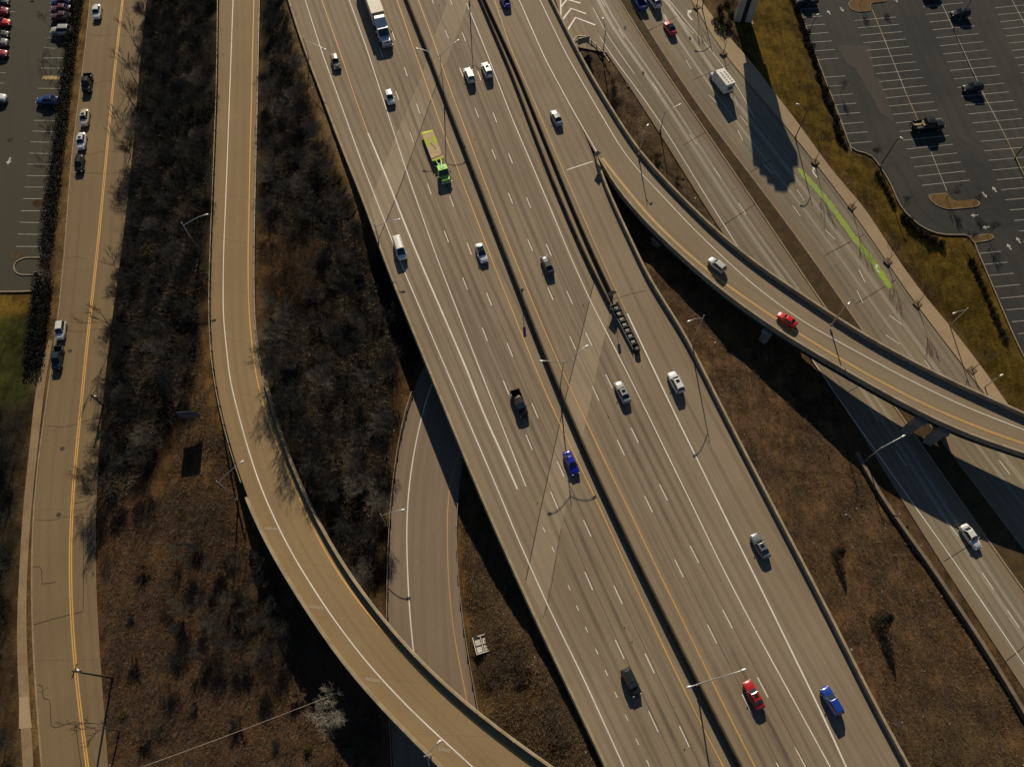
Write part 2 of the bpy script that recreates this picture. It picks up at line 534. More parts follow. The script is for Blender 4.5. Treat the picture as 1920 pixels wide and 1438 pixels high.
pin_ribbon(street_l, street_r)
pin_ribbon(und_l, und_r)
pin_ribbon(frl_l, frl_r)
pin_ribbon(frr_l, frr_r)
pin_ribbon(frr_r, sw_r, .3)
pin_ribbon(lot_l, lot_rr)
pin_ribbon(lwalk_l, lwalk_r, .06)
pin_ribbon(ramp_l, ramp_r, .2, 0, 800)
pin_ribbon([W(1030, -60, 6.85), W(1078, 85, 6.85)], [W(1090, -60, 6.85), W(1140, 90, 6.85)], .14)
LLOT = [(-60, -60, 1.3), (150, -60, 1.3), (95, 500, 1.3), (88, 546, 1.3), (-60, 546, 1.3)]
pin_ribbon([W(-90, -80, 1.3), W(-90, 546, 1.3)], [W(150, -80, 1.3), W(88, 546, 1.3)], .14)
pin([W(x, y, z) for x, y, z in [
     (730, 560, 1.4), (752, 640, .9),
    (883, 1007, 1.4), (900, 1060, 2.0), (947, 1117, 3.4), (1000, 1200, 5.2), (1040, 1290, 5.9), (1080, 1370, 6.2), (1110, 1438, 6.3),
    (904, 1207, 1.6), (960, 1300, 2.6), (1030, 1420, 3.6), (870, 1000, .6), (905, 1300, .6), (930, 1420, .8),
    (700, 900, 1.2), (715, 1000, .6), (700, 1100, .5), (690, 700, 1.5), (600, 600, 3.0), (600, 300, 4.6), (560, 800, 3.0), (620, 950, 1.4),
    (330, 100, 3.4), (330, 400, 3.2), (290, 700, 2.4), (350, 800, 3.0), (430, 960, 2.2), (300, 1000, 1.2), (480, 1080, .2), (540, 1180, -.4), (600, 1270, -.6), (700, 1380, -.6), (380, 1250, -.6), (300, 1400, -.6), (800, 1440, -.5), (640, 1130, -.8), (500, 1400, -1.2),
    (1130, 320, 2.5), (1170, 420, 2.5), (1215, 500, 4.4), (1267, 531, 4.0), (1250, 595, 4.8), (1300, 680, 5.2), (1372, 660, 2.8), (1350, 780, 5.4), (1397, 875, 5.7), (1440, 955, 5.9), (1535, 1140, 6.0), (1635, 1345, 6.0), (1690, 1445, 6.0),
    (1480, 720, 1.9), (1540, 800, 1.5), (1600, 870, .8), (1625, 960, .6), (1690, 1060, .4), (1760, 1160, .3), (1830, 1270, .3), (1890, 1380, .3), (1560, 960, 3.4), (1640, 1130, 3.2), (1740, 1330, 3.0),
    (1100, 115, 6.3), (1150, 180, 5.8), (1200, 270, 4.9), (1270, 360, 3.9), (1060, 40, 6.7)]])
pin(wall_pts, .35, 0)
def pin_line(pts):
    pin(resample([W(x, y, z) for x, y, z in pts], .8))
pin_line([(520, -60, 6.85), (541, 30, 6.85), (558, 90, 6.8), (588, 180, 6.7), (614, 250, 6.5), (650, 335, 6.0), (676, 395, 5.2), (697, 460, 3.4), (722, 540, 1.8), (748, 630, 1.0)])
pin_line([(505, -60, 5.4), (525, 60, 5.4), (560, 200, 5.0), (610, 330, 4.2), (650, 440, 2.8), (690, 560, 1.6)])
pin_line([(890, 1020, 1.5), (915, 1080, 2.5), (947, 1140, 3.8), (1000, 1230, 5.4), (1040, 1300, 6.0), (1080, 1380, 6.2), (1125, 1470, 6.3)])
pin_line([(1215, 510, 4.4), (1252, 595, 5.0), (1300, 684, 5.5), (1352, 785, 5.9), (1400, 878, 6.1), (1444, 962, 6.2), (1540, 1146, 6.2), (1640, 1350, 6.2), (1700, 1460, 6.2)])
ctr = poly([(640, 0), (700, 180), (800, 480), (900, 700), (1000, 930), (1120, 1200), (1250, 1438)], lambda x, y: 4.0)
for p in ctr[::3]:
    y = PX(p)[1]
    pin([Vector((p.x, p.y, 6.0 if y < 250 or y > 1150 else float(np.interp(y, [250, 450, 900, 1150], [6, .6, .6, 6]))))])
# far rim
for a in range(0, NXg):
    for b in (0, NYg - 1):
        FIX[b, a] = True; GZ[b, a] = 2.0 if GX[a] < 20 else 3.0
for b in range(0, NYg):
    for a in (0, NXg - 1):
        FIX[b, a] = True; GZ[b, a] = 1.5 if a == 0 else 3.0
keep = GZ.copy()
# multi-pass harmonic fill
def relax(it):
    global GZ
    for _ in range(it):
        n = GZ.copy()
        n[1:-1, 1:-1] = .25 * (GZ[:-2, 1:-1] + GZ[2:, 1:-1] + GZ[1:-1, :-2] + GZ[1:-1, 2:])
        n[FIX] = keep[FIX]
        GZ = n
relax(2500)
GXX, GYY = np.meshgrid(GX, GY)

def inside(poly2, X, Y):
    r = np.zeros(X.shape, bool)
    n = len(poly2)
    for i in range(n):
        x1, y1 = poly2[i]; x2, y2 = poly2[(i + 1) % n]
        if y1 == y2: continue
        c = ((y1 > Y) != (y2 > Y)) & (X < (x2 - x1) * (Y - y1) / (y2 - y1) + x1)
        r ^= c
    return r

hw_poly = [(p.x, p.y) for p in hw_left] + [(p.x, p.y) for p in reversed(hwR_right)]
INHW = inside(hw_poly, GXX, GYY)
fly_poly = [(p.x, p.y) for p in fly_left] + [(p.x, p.y) for p in reversed(fly_right)]
INFLY = inside(fly_poly, GXX, GYY)
rampP = [(p.x, p.y) for p in ramp_l] + [(p.x, p.y) for p in reversed(ramp_r)]
INRAMP = inside(rampP, GXX, GYY)
GZ[INHW | INFLY] = np.minimum(GZ[INHW | INFLY], 6.3)
# natural unevenness away from paving
rough_n = np.zeros_like(GZ)
for j in range(NYg):
    for i in range(NXg):
        x, y = GX[i], GY[j]
        rough_n[j, i] = mnoise.noise((x * .22, y * .22, 0)) * .22 + mnoise.noise((x * .6, y * .6, 5)) * .13
near_road = ROADCELL.copy()
near_road[1:, :] |= ROADCELL[:-1, :]; near_road[:-1, :] |= ROADCELL[1:, :]
near_road[:, 1:] |= ROADCELL[:, :-1]; near_road[:, :-1] |= ROADCELL[:, 1:]
GZ += np.where(near_road | INHW | INFLY | INRAMP, 0, rough_n)

def ground(x, y):
    i, j = cell(x, y)
    fx = (x - GX[i - 1]) / (GX[i] - GX[i - 1]); fy = (y - GY[j - 1]) / (GY[j] - GY[j - 1])
    return float((GZ[j - 1, i - 1] * (1 - fx) + GZ[j - 1, i] * fx) * (1 - fy) + (GZ[j, i - 1] * (1 - fx) + GZ[j, i] * fx) * fy)

def on_ground(px, py):
    z = 3.0
    for _ in range(6):
        p = W(px, py, z)
        z = ground(p.x, p.y)
    return W(px, py, z)

# ground cover by zone
zcam = GYY * ST - (GZ - CAMH) * CT
zcam = np.where(zcam < 5, 5, zcam)
PXX = 960 + FPX * GXX / zcam
PYY = 719 - FPX * (GYY * CT + (GZ - CAMH) * ST) / zcam
ZONES = [
    ((.075, .050, .026), None),
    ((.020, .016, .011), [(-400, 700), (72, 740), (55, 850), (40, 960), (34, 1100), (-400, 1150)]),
    ((.045, .030, .016), [(-400, 1150), (34, 1100), (30, 1180), (40, 1600), (-400, 1600)]),
    ((.13, .082, .034), [(148, -80), (108, 480), (88, 640), (48, 960), (48, 1600), (90, 1600), (120, 640), (160, 250), (180, -80)]),
    ((.013, .011, .008), [(250, -300), (420, -300), (404, 300), (388, 560), (365, 720), (330, 800), (285, 900), (240, 960), (160, 960), (190, 600), (220, 400), (245, 60)]),  # left wood floor: litter with the tree shade darkened into the colour
    ((.105, .058, .024), [(388, 540), (400, 700), (440, 870), (480, 975), (420, 960), (330, 980), (280, 920), (330, 800), (370, 700)]),
    ((.072, .040, .021), [(160, 950), (270, 930), (430, 960), (500, 1020), (620, 1210), (840, 1440), (840, 1700), (160, 1700)]),
    ((.018, .0145, .0105), [(480, -300), (545, -300), (545, 0), (610, 190), (700, 420), (725, 500), (790, 660), (770, 730), (745, 830), (730, 1000), (724, 1150), (640, 1050), (520, 790), (482, 600), (486, 300)]),  # middle wood floor, its shade likewise put into the ground colour
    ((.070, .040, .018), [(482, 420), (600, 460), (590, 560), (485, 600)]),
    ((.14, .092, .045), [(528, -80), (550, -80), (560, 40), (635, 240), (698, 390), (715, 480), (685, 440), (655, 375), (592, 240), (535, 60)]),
    ((.075, .045, .020), [(748, 640), (775, 720), (745, 830), (728, 1000), (722, 1160), (700, 1160), (712, 1000), (728, 830), (745, 740)]),
    ((.065, .042, .022), [(850, 930), (900, 960), (1010, 1150), (1145, 1440), (1145, 1700), (900, 1700), (895, 1340), (860, 1120)]),
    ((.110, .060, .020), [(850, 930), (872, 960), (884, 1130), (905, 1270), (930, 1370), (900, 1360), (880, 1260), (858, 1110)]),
    ((.080, .048, .025), [(1110, 290), (1200, 480), (1697, 1440), (1697, 1700), (2300, 1700), (1930, 1320), (1700, 960), (1570, 740), (1380, 480)]),
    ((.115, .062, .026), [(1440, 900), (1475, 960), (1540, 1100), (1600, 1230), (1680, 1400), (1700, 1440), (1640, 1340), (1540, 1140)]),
    ((.078, .052, .024), [(1780, 1300), (1900, 1400), (2100, 1700), (1760, 1700), (1700, 1440)]),
    ((.085, .060, .035), [(1078, 80), (1147, 105), (1240, 255), (1380, 480), (1330, 460), (1190, 290), (1105, 150)]),
    ((.062, .038, .016), [(1150, -300), (1190, -300), (1204, 37), (1327, 225), (1500, 450), (1640, 655), (1920, 1030), (2100, 1300), (2100, 1400), (1920, 1110), (1570, 612), (1337, 268), (1160, -5)]),
    ((.080, .053, .009), [(1290, -300), (1480, -300), (1500, 10), (1600, 290), (1650, 310), (1690, 400), (1830, 450), (1910, 640), (2100, 1000), (1960, 850), (1880, 740), (1620, 380), (1390, 100)]),
    ((.030, .034, .008), [(-400, 545), (60, 545), (60, 730), (45, 760), (-400, 780)]),
    ((.120, .075, .015), [(-400, 545), (60, 545), (58, 590), (-400, 600)]),
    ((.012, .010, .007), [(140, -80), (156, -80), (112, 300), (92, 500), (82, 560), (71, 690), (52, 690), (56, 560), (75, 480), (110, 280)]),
    ((.02, .016, .012), [(1497, 10), (1520, 80), (1575, 222), (1597, 290), (1584, 290), (1560, 222), (1500, 60), (1480, 10)]),
]
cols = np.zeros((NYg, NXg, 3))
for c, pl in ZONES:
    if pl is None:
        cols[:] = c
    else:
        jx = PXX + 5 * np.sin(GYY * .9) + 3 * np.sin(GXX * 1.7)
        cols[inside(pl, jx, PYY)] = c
for _ in range(2):
    cols[1:-1, 1:-1] = .4 * cols[1:-1, 1:-1] + .15 * (cols[:-2, 1:-1] + cols[2:, 1:-1] + cols[1:-1, :-2] + cols[1:-1, 2:])

mt, nt, N, L, bs = new_mat("ground_cover")
at = N.new("ShaderNodeVertexColor"); at.layer_name = "cover"
p = pos(nt)
n1 = nnoise(nt, p, .28, 6, .65); n2 = nnoise(nt, p, 1.5, 5, .7); n3 = nnoise(nt, p, 3.6, 4, .7); n4 = nnoise(nt, p, .11, 5, .6)
c = at.outputs[0]
c = mixc(nt, ramp(nt, n4, .48, .70, 0, .55), c, mixc(nt, 1.0, c, (1.65, 1.45, 1.15), 'MULTIPLY'))
c = mixc(nt, ramp(nt, n1, .44, .62, 0, .78), c, mixc(nt, 1.0, c, (.40, .37, .35), 'MULTIPLY'))
n5 = nnoise(nt, vmul(nt, p, (1.0, .28, .6)), .9, 6, .7)
c = mixc(nt, ramp(nt, n2, .50, .74, 0, .7), c, mixc(nt, 1.0, c, (1.75, 1.62, 1.42), 'MULTIPLY'))
c = mixc(nt, ramp(nt, n5, .48, .66, 0, .6), c, mixc(nt, 1.0, c, (1.6, 1.5, 1.25), 'MULTIPLY'))
c = mixc(nt, ramp(nt, n5, .50, .30, 0, .7), c, mixc(nt, 1.0, c, (.45, .42, .38), 'MULTIPLY'))
g = ramp(nt, n3, .2, .8, .62, 1.42)
cmb = N.new("ShaderNodeCombineColor")
for i in range(3): L.new(g, cmb.inputs[i])
c = mixc(nt, 1.0, c, cmb.outputs[0], 'MULTIPLY')
L.new(c, bs.inputs['Base Color'])
bs.inputs['Roughness'].default_value = 1.0
bs.inputs['Specular IOR Level'].default_value = .05
ad = N.new("ShaderNodeMath"); ad.operation = 'ADD'; L.new(n2, ad.inputs[0]); L.new(n3, ad.inputs[1])
bump(nt, bs, ad.outputs[0], .5, .2)
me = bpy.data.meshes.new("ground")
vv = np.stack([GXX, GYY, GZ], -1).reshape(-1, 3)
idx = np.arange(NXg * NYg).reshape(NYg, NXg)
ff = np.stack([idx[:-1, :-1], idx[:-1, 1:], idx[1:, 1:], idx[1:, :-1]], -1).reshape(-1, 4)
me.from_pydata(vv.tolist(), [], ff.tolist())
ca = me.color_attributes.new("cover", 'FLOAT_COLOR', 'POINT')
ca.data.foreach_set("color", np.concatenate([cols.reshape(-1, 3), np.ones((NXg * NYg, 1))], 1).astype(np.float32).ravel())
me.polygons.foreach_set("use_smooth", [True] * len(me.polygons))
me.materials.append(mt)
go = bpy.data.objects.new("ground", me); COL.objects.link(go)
tag(go, kind='structure')

# ------------------------------------------------------------------ paving
def ribbon(name, A, B, mat, dz=0.0, parent=None, skirt=0.0, kind='structure', skirt_mat=None, flip=False):
    n = max(len(A), len(B))
    a = resample(A, n=n); b = resample(B, n=n)
    K = 6
    vs = []; uvs = []; Lg = 0
    for i in range(n):
        if i: Lg += ((a[i] + b[i]) / 2 - (a[i - 1] + b[i - 1]) / 2).length
        w = (b[i] - a[i]).length
        for k in range(K + 1):
            q = a[i].lerp(b[i], k / K)
            vs.append(q + Vector((0, 0, dz))); uvs.append((w * k / K, Lg))
    fs = []
    for i in range(n - 1):
        for k in range(K):
            o = i * (K + 1) + k
            fs.append((o, o + 1, o + K + 2, o + K + 1) if flip else (o, o + K + 1, o + K + 2, o + 1))
    m = MB(); m.add(vs, fs, uvs)
    if skirt:
        m.mi = 1
        for E in (a, b):
            for i in range(n - 1):
                s0 = skirt(E[i]) if callable(skirt) else skirt
                s1 = skirt(E[i + 1]) if callable(skirt) else skirt
                m.quad(E[i] + Vector((0, 0, dz)), E[i + 1] + Vector((0, 0, dz)), E[i + 1] - Vector((0, 0, s1)), E[i] - Vector((0, 0, s0)))
        # underside
        for i in range(n - 1):
            s = .95
            m.quad(a[i] - Vector((0, 0, s)), b[i] - Vector((0, 0, s)), b[i + 1] - Vector((0, 0, s)), a[i + 1] - Vector((0, 0, s)))
    o = m.build(name, [mat, skirt_mat or mat], parent)
    if kind and parent is None: tag(o, kind=kind)
    SURF.setdefault((parent or o).name, []).append(BVHTree.FromPolygons(m.v, [f for f, k in zip(m.f, m.m) if k == 0]))
    return o

def surf_z(parent, p):
    best = None
    for t in SURF.get(parent.name, ()):
        h = t.ray_cast(Vector((p[0], p[1], p[2] + 5)), Vector((0, 0, -1)), 12)
        if h[0] is not None and (best is None or h[0].z > best): best = h[0].z
    return best

def drape(m, parent, dz):
    for i, v in enumerate(m.v):
        z = surf_z(parent, v)
        if z is not None: m.v[i] = (v[0], v[1], z + dz)
    return m

def strip(m, P, w, dz):
    A = offset(P, -w / 2, dz); B = offset(P, w / 2, dz)
    n = len(P)
    m.add(A + B, [(i, i + 1, n + i + 1, n + i) for i in range(n - 1)])

def line(parent, pts, zf, w, mat, name='lane_line', dz=.02, ext=(0, 0), smooth=8, P=None):
    m = MB()
    strip(m, P if P else poly(pts, zf, ext, smooth, 1.5), w, dz)
    return drape(m, parent, dz).build(name, mat, parent)

def dashes(parent, cs, zf, w, mat, length=3.05, name='dashed_line', dz=.02):
    m = MB()
    Q = [W(x, y, zf(x, y)) for x, y in cs]
    for i, q in enumerate(Q):
        a = Q[max(i - 1, 0)]; b = Q[min(i + 1, len(Q) - 1)]
        d = (b - a).normalized()
        strip(m, [q - d * length / 2, q + d * length / 2], w, dz)
    return drape(m, parent, dz).build(name, mat, parent)

def patch(parent, pts, zf, mat, name, dz):
    vs = [W(x, y, zf(x, y)) + Vector((0, 0, dz)) for x, y in pts]
    n = len(vs) // 2
    # pts: one edge then the other edge in the same direction
    m = MB()
    uv = []
    for i, v in enumerate(vs): uv.append((v.x * .92 - v.y * -.38, v.y))
    m.add(vs, [(i, i + 1, n + i + 1, n + i) for i in range(n - 1)], uv)
    return m.build(name, mat, parent)

hw_mid = median
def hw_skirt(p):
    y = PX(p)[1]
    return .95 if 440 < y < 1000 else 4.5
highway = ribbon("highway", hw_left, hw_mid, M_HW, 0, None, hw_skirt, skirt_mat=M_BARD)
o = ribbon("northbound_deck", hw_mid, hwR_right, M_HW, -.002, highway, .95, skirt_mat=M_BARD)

P1 = [(842, -3), (828, 33), (813, 73), (790, 146), (768, 195), (740, 260), (693, 383),
      (882, -3), (873, 14), (862, 44), (848, 78), (820, 155), (782, 263), (711, 445)]
patch(highway, P1, Z_HW, M_HWP, "pale_deck_panel", .004)
P2 = [(1117, 515), (1105, 566), (1090, 625), (1073, 694), (1057, 760), (1035, 860), (1013, 958), (986, 1088),
      (1146, 575), (1136, 622), (1124, 672), (1112, 730), (1099, 790), (1076, 890), (1052, 991), (1019, 1155)]
patch(highway, P2, Z_HW, M_HWP, "pale_deck_panel", .004)
for pts, w in (([(832, 123), (816, 165), (782, 263), (743, 370), (711, 446)], .16), ([(1116, 520), (1087, 640), (1057, 760), (1013, 958), (986, 1088)], .16),
               ([(1052, 991), (1028, 1132), (1019, 1157)], .08)):
    line(highway, pts, Z_HW, w, M_SEAM, 'expansion_joint', .012, (0, 0), 2)
line(highway, [(876, 4), (862, 44), (848, 78), (832, 124)], Z_HW, .75, M_HWP, 'pale_deck_panel', .010, (0, 0), 2)
line(highway, [(1063, 319), (1090, 310), (1112, 303)], Z_HW, .22, M_WHITE, 'expansion_joint', .012, (0, 0), 1)
line(highway, [(1116, 296), (1150, 291), (1186, 284)], Z_HW, .16, M_SEAM, 'expansion_joint', .03, (0, 0), 1)
line(highway, [(1144, 563), (1180, 552), (1210, 545)], Z_HW, .10, M_SEAM, 'expansion_joint', .012, (0, 0), 1)

WL = .16
line(highway, [(572, 0), (603, 97), (637, 190), (680, 310), (727, 430), (754, 500), (814, 640), (887, 810), (947, 950), (960, 985), (1030, 1142), (1093, 1268), (1170, 1438)], Z_HW, .19, M_WHITE, ext=(45, 45))
line(highway, [(603, 0), (637, 97), (667, 187), (690, 250)], Z_HW, .18, M_YEL, ext=(45, 0))
line(highway, [(690, 250), (722, 326), (757, 415), (782, 477), (830, 588), (877, 697), (907, 777), (941, 850), (970, 917)], Z_HW, .32, M_WHITE)
line(highway, [(658, 10), (687, 90), (713, 170), (743, 263), (773, 353), (817, 478), (866, 605), (914, 730), (950, 820), (986, 912)], Z_HW, .18, M_WHITE, ext=(40, 0))
dashes(highway, [(1020, 993), (1037, 1030), (1067, 1101), (1083, 1140), (1100, 1180), (1119, 1221), (1137, 1261), (1155, 1302), (1175, 1345), (1195, 1390), (1215, 1430)], Z_HW, .13, M_WHITE, .9)
dashes(highway, [(715, 100), (745, 180), (772, 258), (805, 355), (837, 444), (872, 532), (909, 627), (949, 727), (992, 829), (1039, 937), (1104, 1089), (1162, 1217), (1225, 1352)], Z_HW, WL, M_WHITE)
dashes(highway, [(738, 68), (761, 135), (784, 204), (814, 290), (847, 378), (880, 467), (917, 561), (956, 656), (1003, 770), (1051, 879), (1101, 990), (1159, 1115), (1218, 1243), (1283, 1380)], Z_HW, WL, M_WHITE)
line(highway, [(744, 0), (770, 76), (797, 152), (820, 217), (847, 287), (874, 360), (907, 446), (927, 500), (960, 581), (993, 664), (1028, 748), (1080, 858), (1124, 950), (1187, 1090), (1254, 1234), (1327, 1382), (1357, 1438)], Z_HW, .18, M_YEL, ext=(45, 45))
line(highway, [(784, 0), (812, 75), (836, 145), (867, 228), (904, 328), (947, 441), (965, 485), (1003, 578), (1050, 687), (1100, 792), (1134, 865), (1180, 957), (1224, 1050), (1294, 1192), (1350, 1308), (1416, 1438)], Z_HW, .18, M_YEL, ext=(45, 45))
dashes(highway, [(810, 0), (838, 65), (865, 136), (894, 212), (926, 290), (957, 372), (994, 460), (1032, 551), (1074, 643), (1117, 738), (1164, 839), (1216, 945), (1273, 1065), (1335, 1188), (1401, 1320), (1466, 1450)], Z_HW, WL, M_WHITE)
dashes(highway, [(845, 2), (870, 70), (899, 143), (928, 221), (957, 297), (991, 380), (1029, 469), (1068, 558), (1104, 636), (1142, 715), (1190, 816), (1244, 923), (1302, 1039), (1364, 1160), (1430, 1288), (1501, 1420)], Z_HW, WL, M_WHITE)
line(highway, [(875, 7), (914, 103), (960, 222), (1010, 339), (1040, 410), (1069, 480), (1107, 565), (1160, 667), (1214, 775), (1260, 870), (1302, 955), (1354, 1063), (1407, 1165), (1440, 1225), (1557, 1438)], Z_HW, .18, M_WHITE, ext=(0, 40))
line(highway, [(927, 0), (960, 98), (997, 180), (1037, 275), (1070, 352), (1120, 468), (1147, 527), (1174, 585)], Z_HW, .2, M_YELFAINT, ext=(40, 0))
line(highway, [(1176, 588), (1214, 668), (1260, 765), (1314, 875), (1354, 957), (1394, 1037), (1440, 1130), (1483, 1218), (1540, 1335), (1587, 1438)], Z_HW, .26, M_WHITE, ext=(0, 40))

LD = [[(715, 100), (745, 180), (805, 355), (837, 444), (909, 627), (992, 829), (1039, 937), (1104, 1089), (1162, 1217), (1225, 1352), (1265, 1438)],
      [(738, 68), (761, 135), (784, 204), (847, 378), (917, 561), (1003, 770), (1101, 990), (1159, 1115), (1283, 1380), (1310, 1438)],
      [(810, 0), (838, 65), (894, 212), (957, 372), (1032, 551), (1117, 738), (1216, 945), (1335, 1188), (1460, 1438)],
      [(845, 2), (870, 70), (928, 221), (991, 380), (1068, 558), (1142, 715), (1244, 923), (1364, 1160), (1510, 1438)]]
for P in LD:
    line(highway, None, None, .07, M_SEAM, 'lane_joint', .010, P=offset(poly(P, Z_HW, (40, 40), 10, 1.5), -.28))
for k, P in enumerate(LD):
    for o_, w_ in ((1.72, .62), (-1.78, .55)):
        line(highway, None, None, w_, M_OIL_A, 'oil_streak', .005, P=offset(poly(P, Z_HW, (40, 40), 14, 1.5), o_))
R_ = random.Random(5); m = MB()
for _ in range(22):
    P = R_.choice(LD); i = R_.randrange(len(P)); q = W(P[i][0] + R_.uniform(-40, 40), P[i][1] + R_.uniform(-50, 50), 7.0)
    a0 = R_.uniform(.06, .2); 
    m.add([q + Vector((a0 * math.cos(t) * R_.uniform(.6, 1), a0 * 1.5 * math.sin(t) * R_.uniform(.6, 1), .012)) for t in np.linspace(0, 5.6, 8)], [tuple(range(8))])
drape(m, highway, .013).build("road_stain", M_SEAM, highway)

# flyover
fly = empty("flyover_bridge", W(1650, 690, 0), 0, "curving concrete flyover ramp that peels off the highway and crosses over the frontage road", "bridge")
def local(o, par):
    o.parent = par
    o.matrix_parent_inverse = Matrix.Translation(-par.location)
    return o
def fly_sk(p):
    return 1.75
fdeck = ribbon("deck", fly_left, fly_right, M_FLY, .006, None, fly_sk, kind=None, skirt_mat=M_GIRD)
local(fdeck, fly)
# lines on the flyover: children of its deck
line(fdeck, [(1012, 0), (1060, 100), (1110, 187), (1167, 283), (1194, 317), (1260, 387), (1300, 430), (1335, 463), (1395, 520), (1440, 556), (1507, 605), (1607, 660), (1707, 714), (1807, 762), (1920, 806)], Z_FLY, .17, M_WHITE, dz=.03, ext=(40, 40))
line(fdeck, [(973, 0), (1023, 113), (1070, 200), (1120, 287)], Z_FLY, .2, M_WHITE, dz=.03, ext=(40, 0), smooth=2)
line(fdeck, [(1129, 297), (1168, 347), (1222, 412), (1286, 473), (1345, 522), (1403, 563), (1455, 598), (1540, 652), (1640, 710), (1740, 762), (1840, 804), (1920, 832)], Z_FLY, .55, M_YELFAINT, dz=.03, ext=(0, 40))
JER = [(-.25, 0), (-.25, .08), (-.12, .35), (-.09, .88), (.09, .88), (.12, .35), (.25, .08), (.25, 0)]
PAR = [(-.2, -.3), (-.2, 1.08), (.2, 1.08), (.2, -.3)]
def wall_along(name, P, prof, mat, parent=None, label=None, cat=None, group=None):
    m = MB(); m.sweep(P, prof)
    o = m.build(name, mat, None)
    if parent is not None: local(o, parent)
    else: tag(o, label, cat, group)
    return o
def cut(P, y0, y1, axis=1):
    return [p for p in P if y0 <= PX(p)[axis] <= y1]
wall_along("parapet", offset(fly_right, -.2), PAR, M_BAR, fly)
wall_along("parapet", offset([p for p in fly_left if PX(p)[1] > 296 and p.x > 5], .2), PAR, M_BAR, fly)
# piers
def pier(px, py, zt, rz):
    b = W(px, py, zt - 1.8)
    g = min(ground(b.x, b.y), .6)
    m = MB()
    h = zt - 1.5 - (g - .5)
    m.box((b.x, b.y, g - .5 + (h - 1.1) / 2), (1.5, 2.2, h - 1.1), rz)
    m.box((b.x, b.y, zt - 1.5 - .55), (1.6, 6.2, 1.1), rz)
    local(m.build("pier", M_PIER), fly)
def column(px, py, zt, rz, w_=1.3):
    b = W(px, py, zt); g = min(ground(b.x, b.y), 3.0) - .5
    top = zt - 1.7
    m = MB(); m.box((b.x, b.y, (g + top) / 2), (w_, w_ * 1.2, top - g), rz); m.box((b.x, b.y, top - .3), (w_ * 1.5, w_ * 1.5, .8), rz)
    local(m.build("pier", M_PIER), fly)
for x, y, z_, r_ in ((1448, 610, 7.9, .75), (1500, 572, 7.9, .75), (1781, 797, 8.5, 1.05), (1738, 777, 8.45, 1.05), (1790, 742, 8.5, 1.05), (1237, 437, 7.2, .7)):
    column(x, y, z_, r_)

# left ramp
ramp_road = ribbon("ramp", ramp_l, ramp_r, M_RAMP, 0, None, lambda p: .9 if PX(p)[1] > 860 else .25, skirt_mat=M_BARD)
line(ramp_road, [(437, 0), (431, 167), (425, 330), (419, 480), (418, 590), (431, 714), (457, 814), (480, 890), (507, 957), (547, 1038), (614, 1145), (687, 1242), (767, 1328), (847, 1402), (887, 1438)], Z_RP, .2, M_WHITE, ext=(45, 40))
line(ramp_road, [(476, 0), (472, 167), (468, 330), (465, 480), (466, 580), (476, 680), (489, 747), (513, 816), (540, 886), (567, 947), (582, 982), (624, 1060), (680, 1140), (764, 1235), (840, 1313), (905, 1366), (960, 1408)], Z_RP, .22, M_YEL, ext=(45, 40))
for x0, y0, x1, y1 in ((496, 990, 521, 992), (580, 1136, 606, 1140), (685, 1271, 713, 1277), (822, 1403, 845, 1408)):
    line(ramp_road, [(x0, y0), ((x0 + x1) / 2, (y0 + y1) / 2), (x1, y1)], Z_RP, .5, M_HWP, 'expansion_joint', .015, smooth=1)
# underpass
under = ribbon("underpass_road", und_l, und_r, M_UND, 0, None)
line(under, [(880, 590), (808, 717), (790, 783), (777, 840), (765, 924), (762, 1000), (763, 1041), (767, 1138), (775, 1222), (790, 1330)], Z_UN, .2, M_WHITE, ext=(20, 30))
line(under, [(925, 700), (868, 830), (843, 900), (838, 960), (840, 1085), (850, 1185), (864, 1258), (877, 1318), (890, 1390)], Z_UN, .18, M_YELFAINT, ext=(20, 30))
# street
street = ribbon("street", street_l, street_r, M_ST, 0, None)
for o_ in (-.17, .17):
    line(street, None, None, .2, M_YEL, P=offset(poly([(230, 0), (217, 112), (202, 265), (182, 480), (167, 607), (150, 780), (132, 960), (130, 1075), (134, 1192), (144, 1292), (164, 1438)], Z_ST), o_))
for pts in ([(59, 1172), (100, 1160), (131, 1152), (156, 1146), (157, 990), (166, 988)], [(70, 1283), (79, 1283), (80, 1308), (94, 1312), (95, 1345), (97, 1366), (141, 1352), (147, 1400), (153, 1440)], [(62, 1062), (78, 1062), (79, 1095), (104, 1091)], [(152, 792), (176, 785)], [(134, 945), (166, 938)]):
    line(street, None, None, .13, M_SEAM, 'tar_seam', .012, P=resample([W(x, y, 1.5) for x, y in pts], 1.0))
for x0, y0, x1, y1 in ((163, 64, 262, 70), (158, 158, 255, 150), (138, 290, 246, 283), (134, 328, 242, 322), (112, 482, 160, 484), (104, 622, 200, 618), (80, 800, 180, 795), (62, 975, 172, 968), (66, 1300, 90, 1290)):
    line(street, None, None, .07, M_SEAM, 'crack', .010, P=[W(x0 + (x1 - x0) * t, y0 + (y1 - y0) * t + 2.2 * math.sin(t * 9 + x0), 1.5) for t in np.linspace(0, 1, 12)])
for x, y in ((131, 658), (117, 841), (110, 965), (60, 0)):
    q = W(x, y, 1.515)
    m = MB(); m.add([q + Vector((.42 * math.cos(a * math.pi / 8), .42 * math.sin(a * math.pi / 8), 0)) for a in range(16)], [tuple(range(16))])
    m.build("manhole_cover", M_SEAM, street)
lw = ribbon("sidewalk", lwalk_l, lwalk_r, M_WALKL, .05, None)
q = [(36, 1307), (36, 1366), (53, 1304), (60, 1364)]
patch(lw, q, Z_ST, M_WALK, "new_slab", .06)

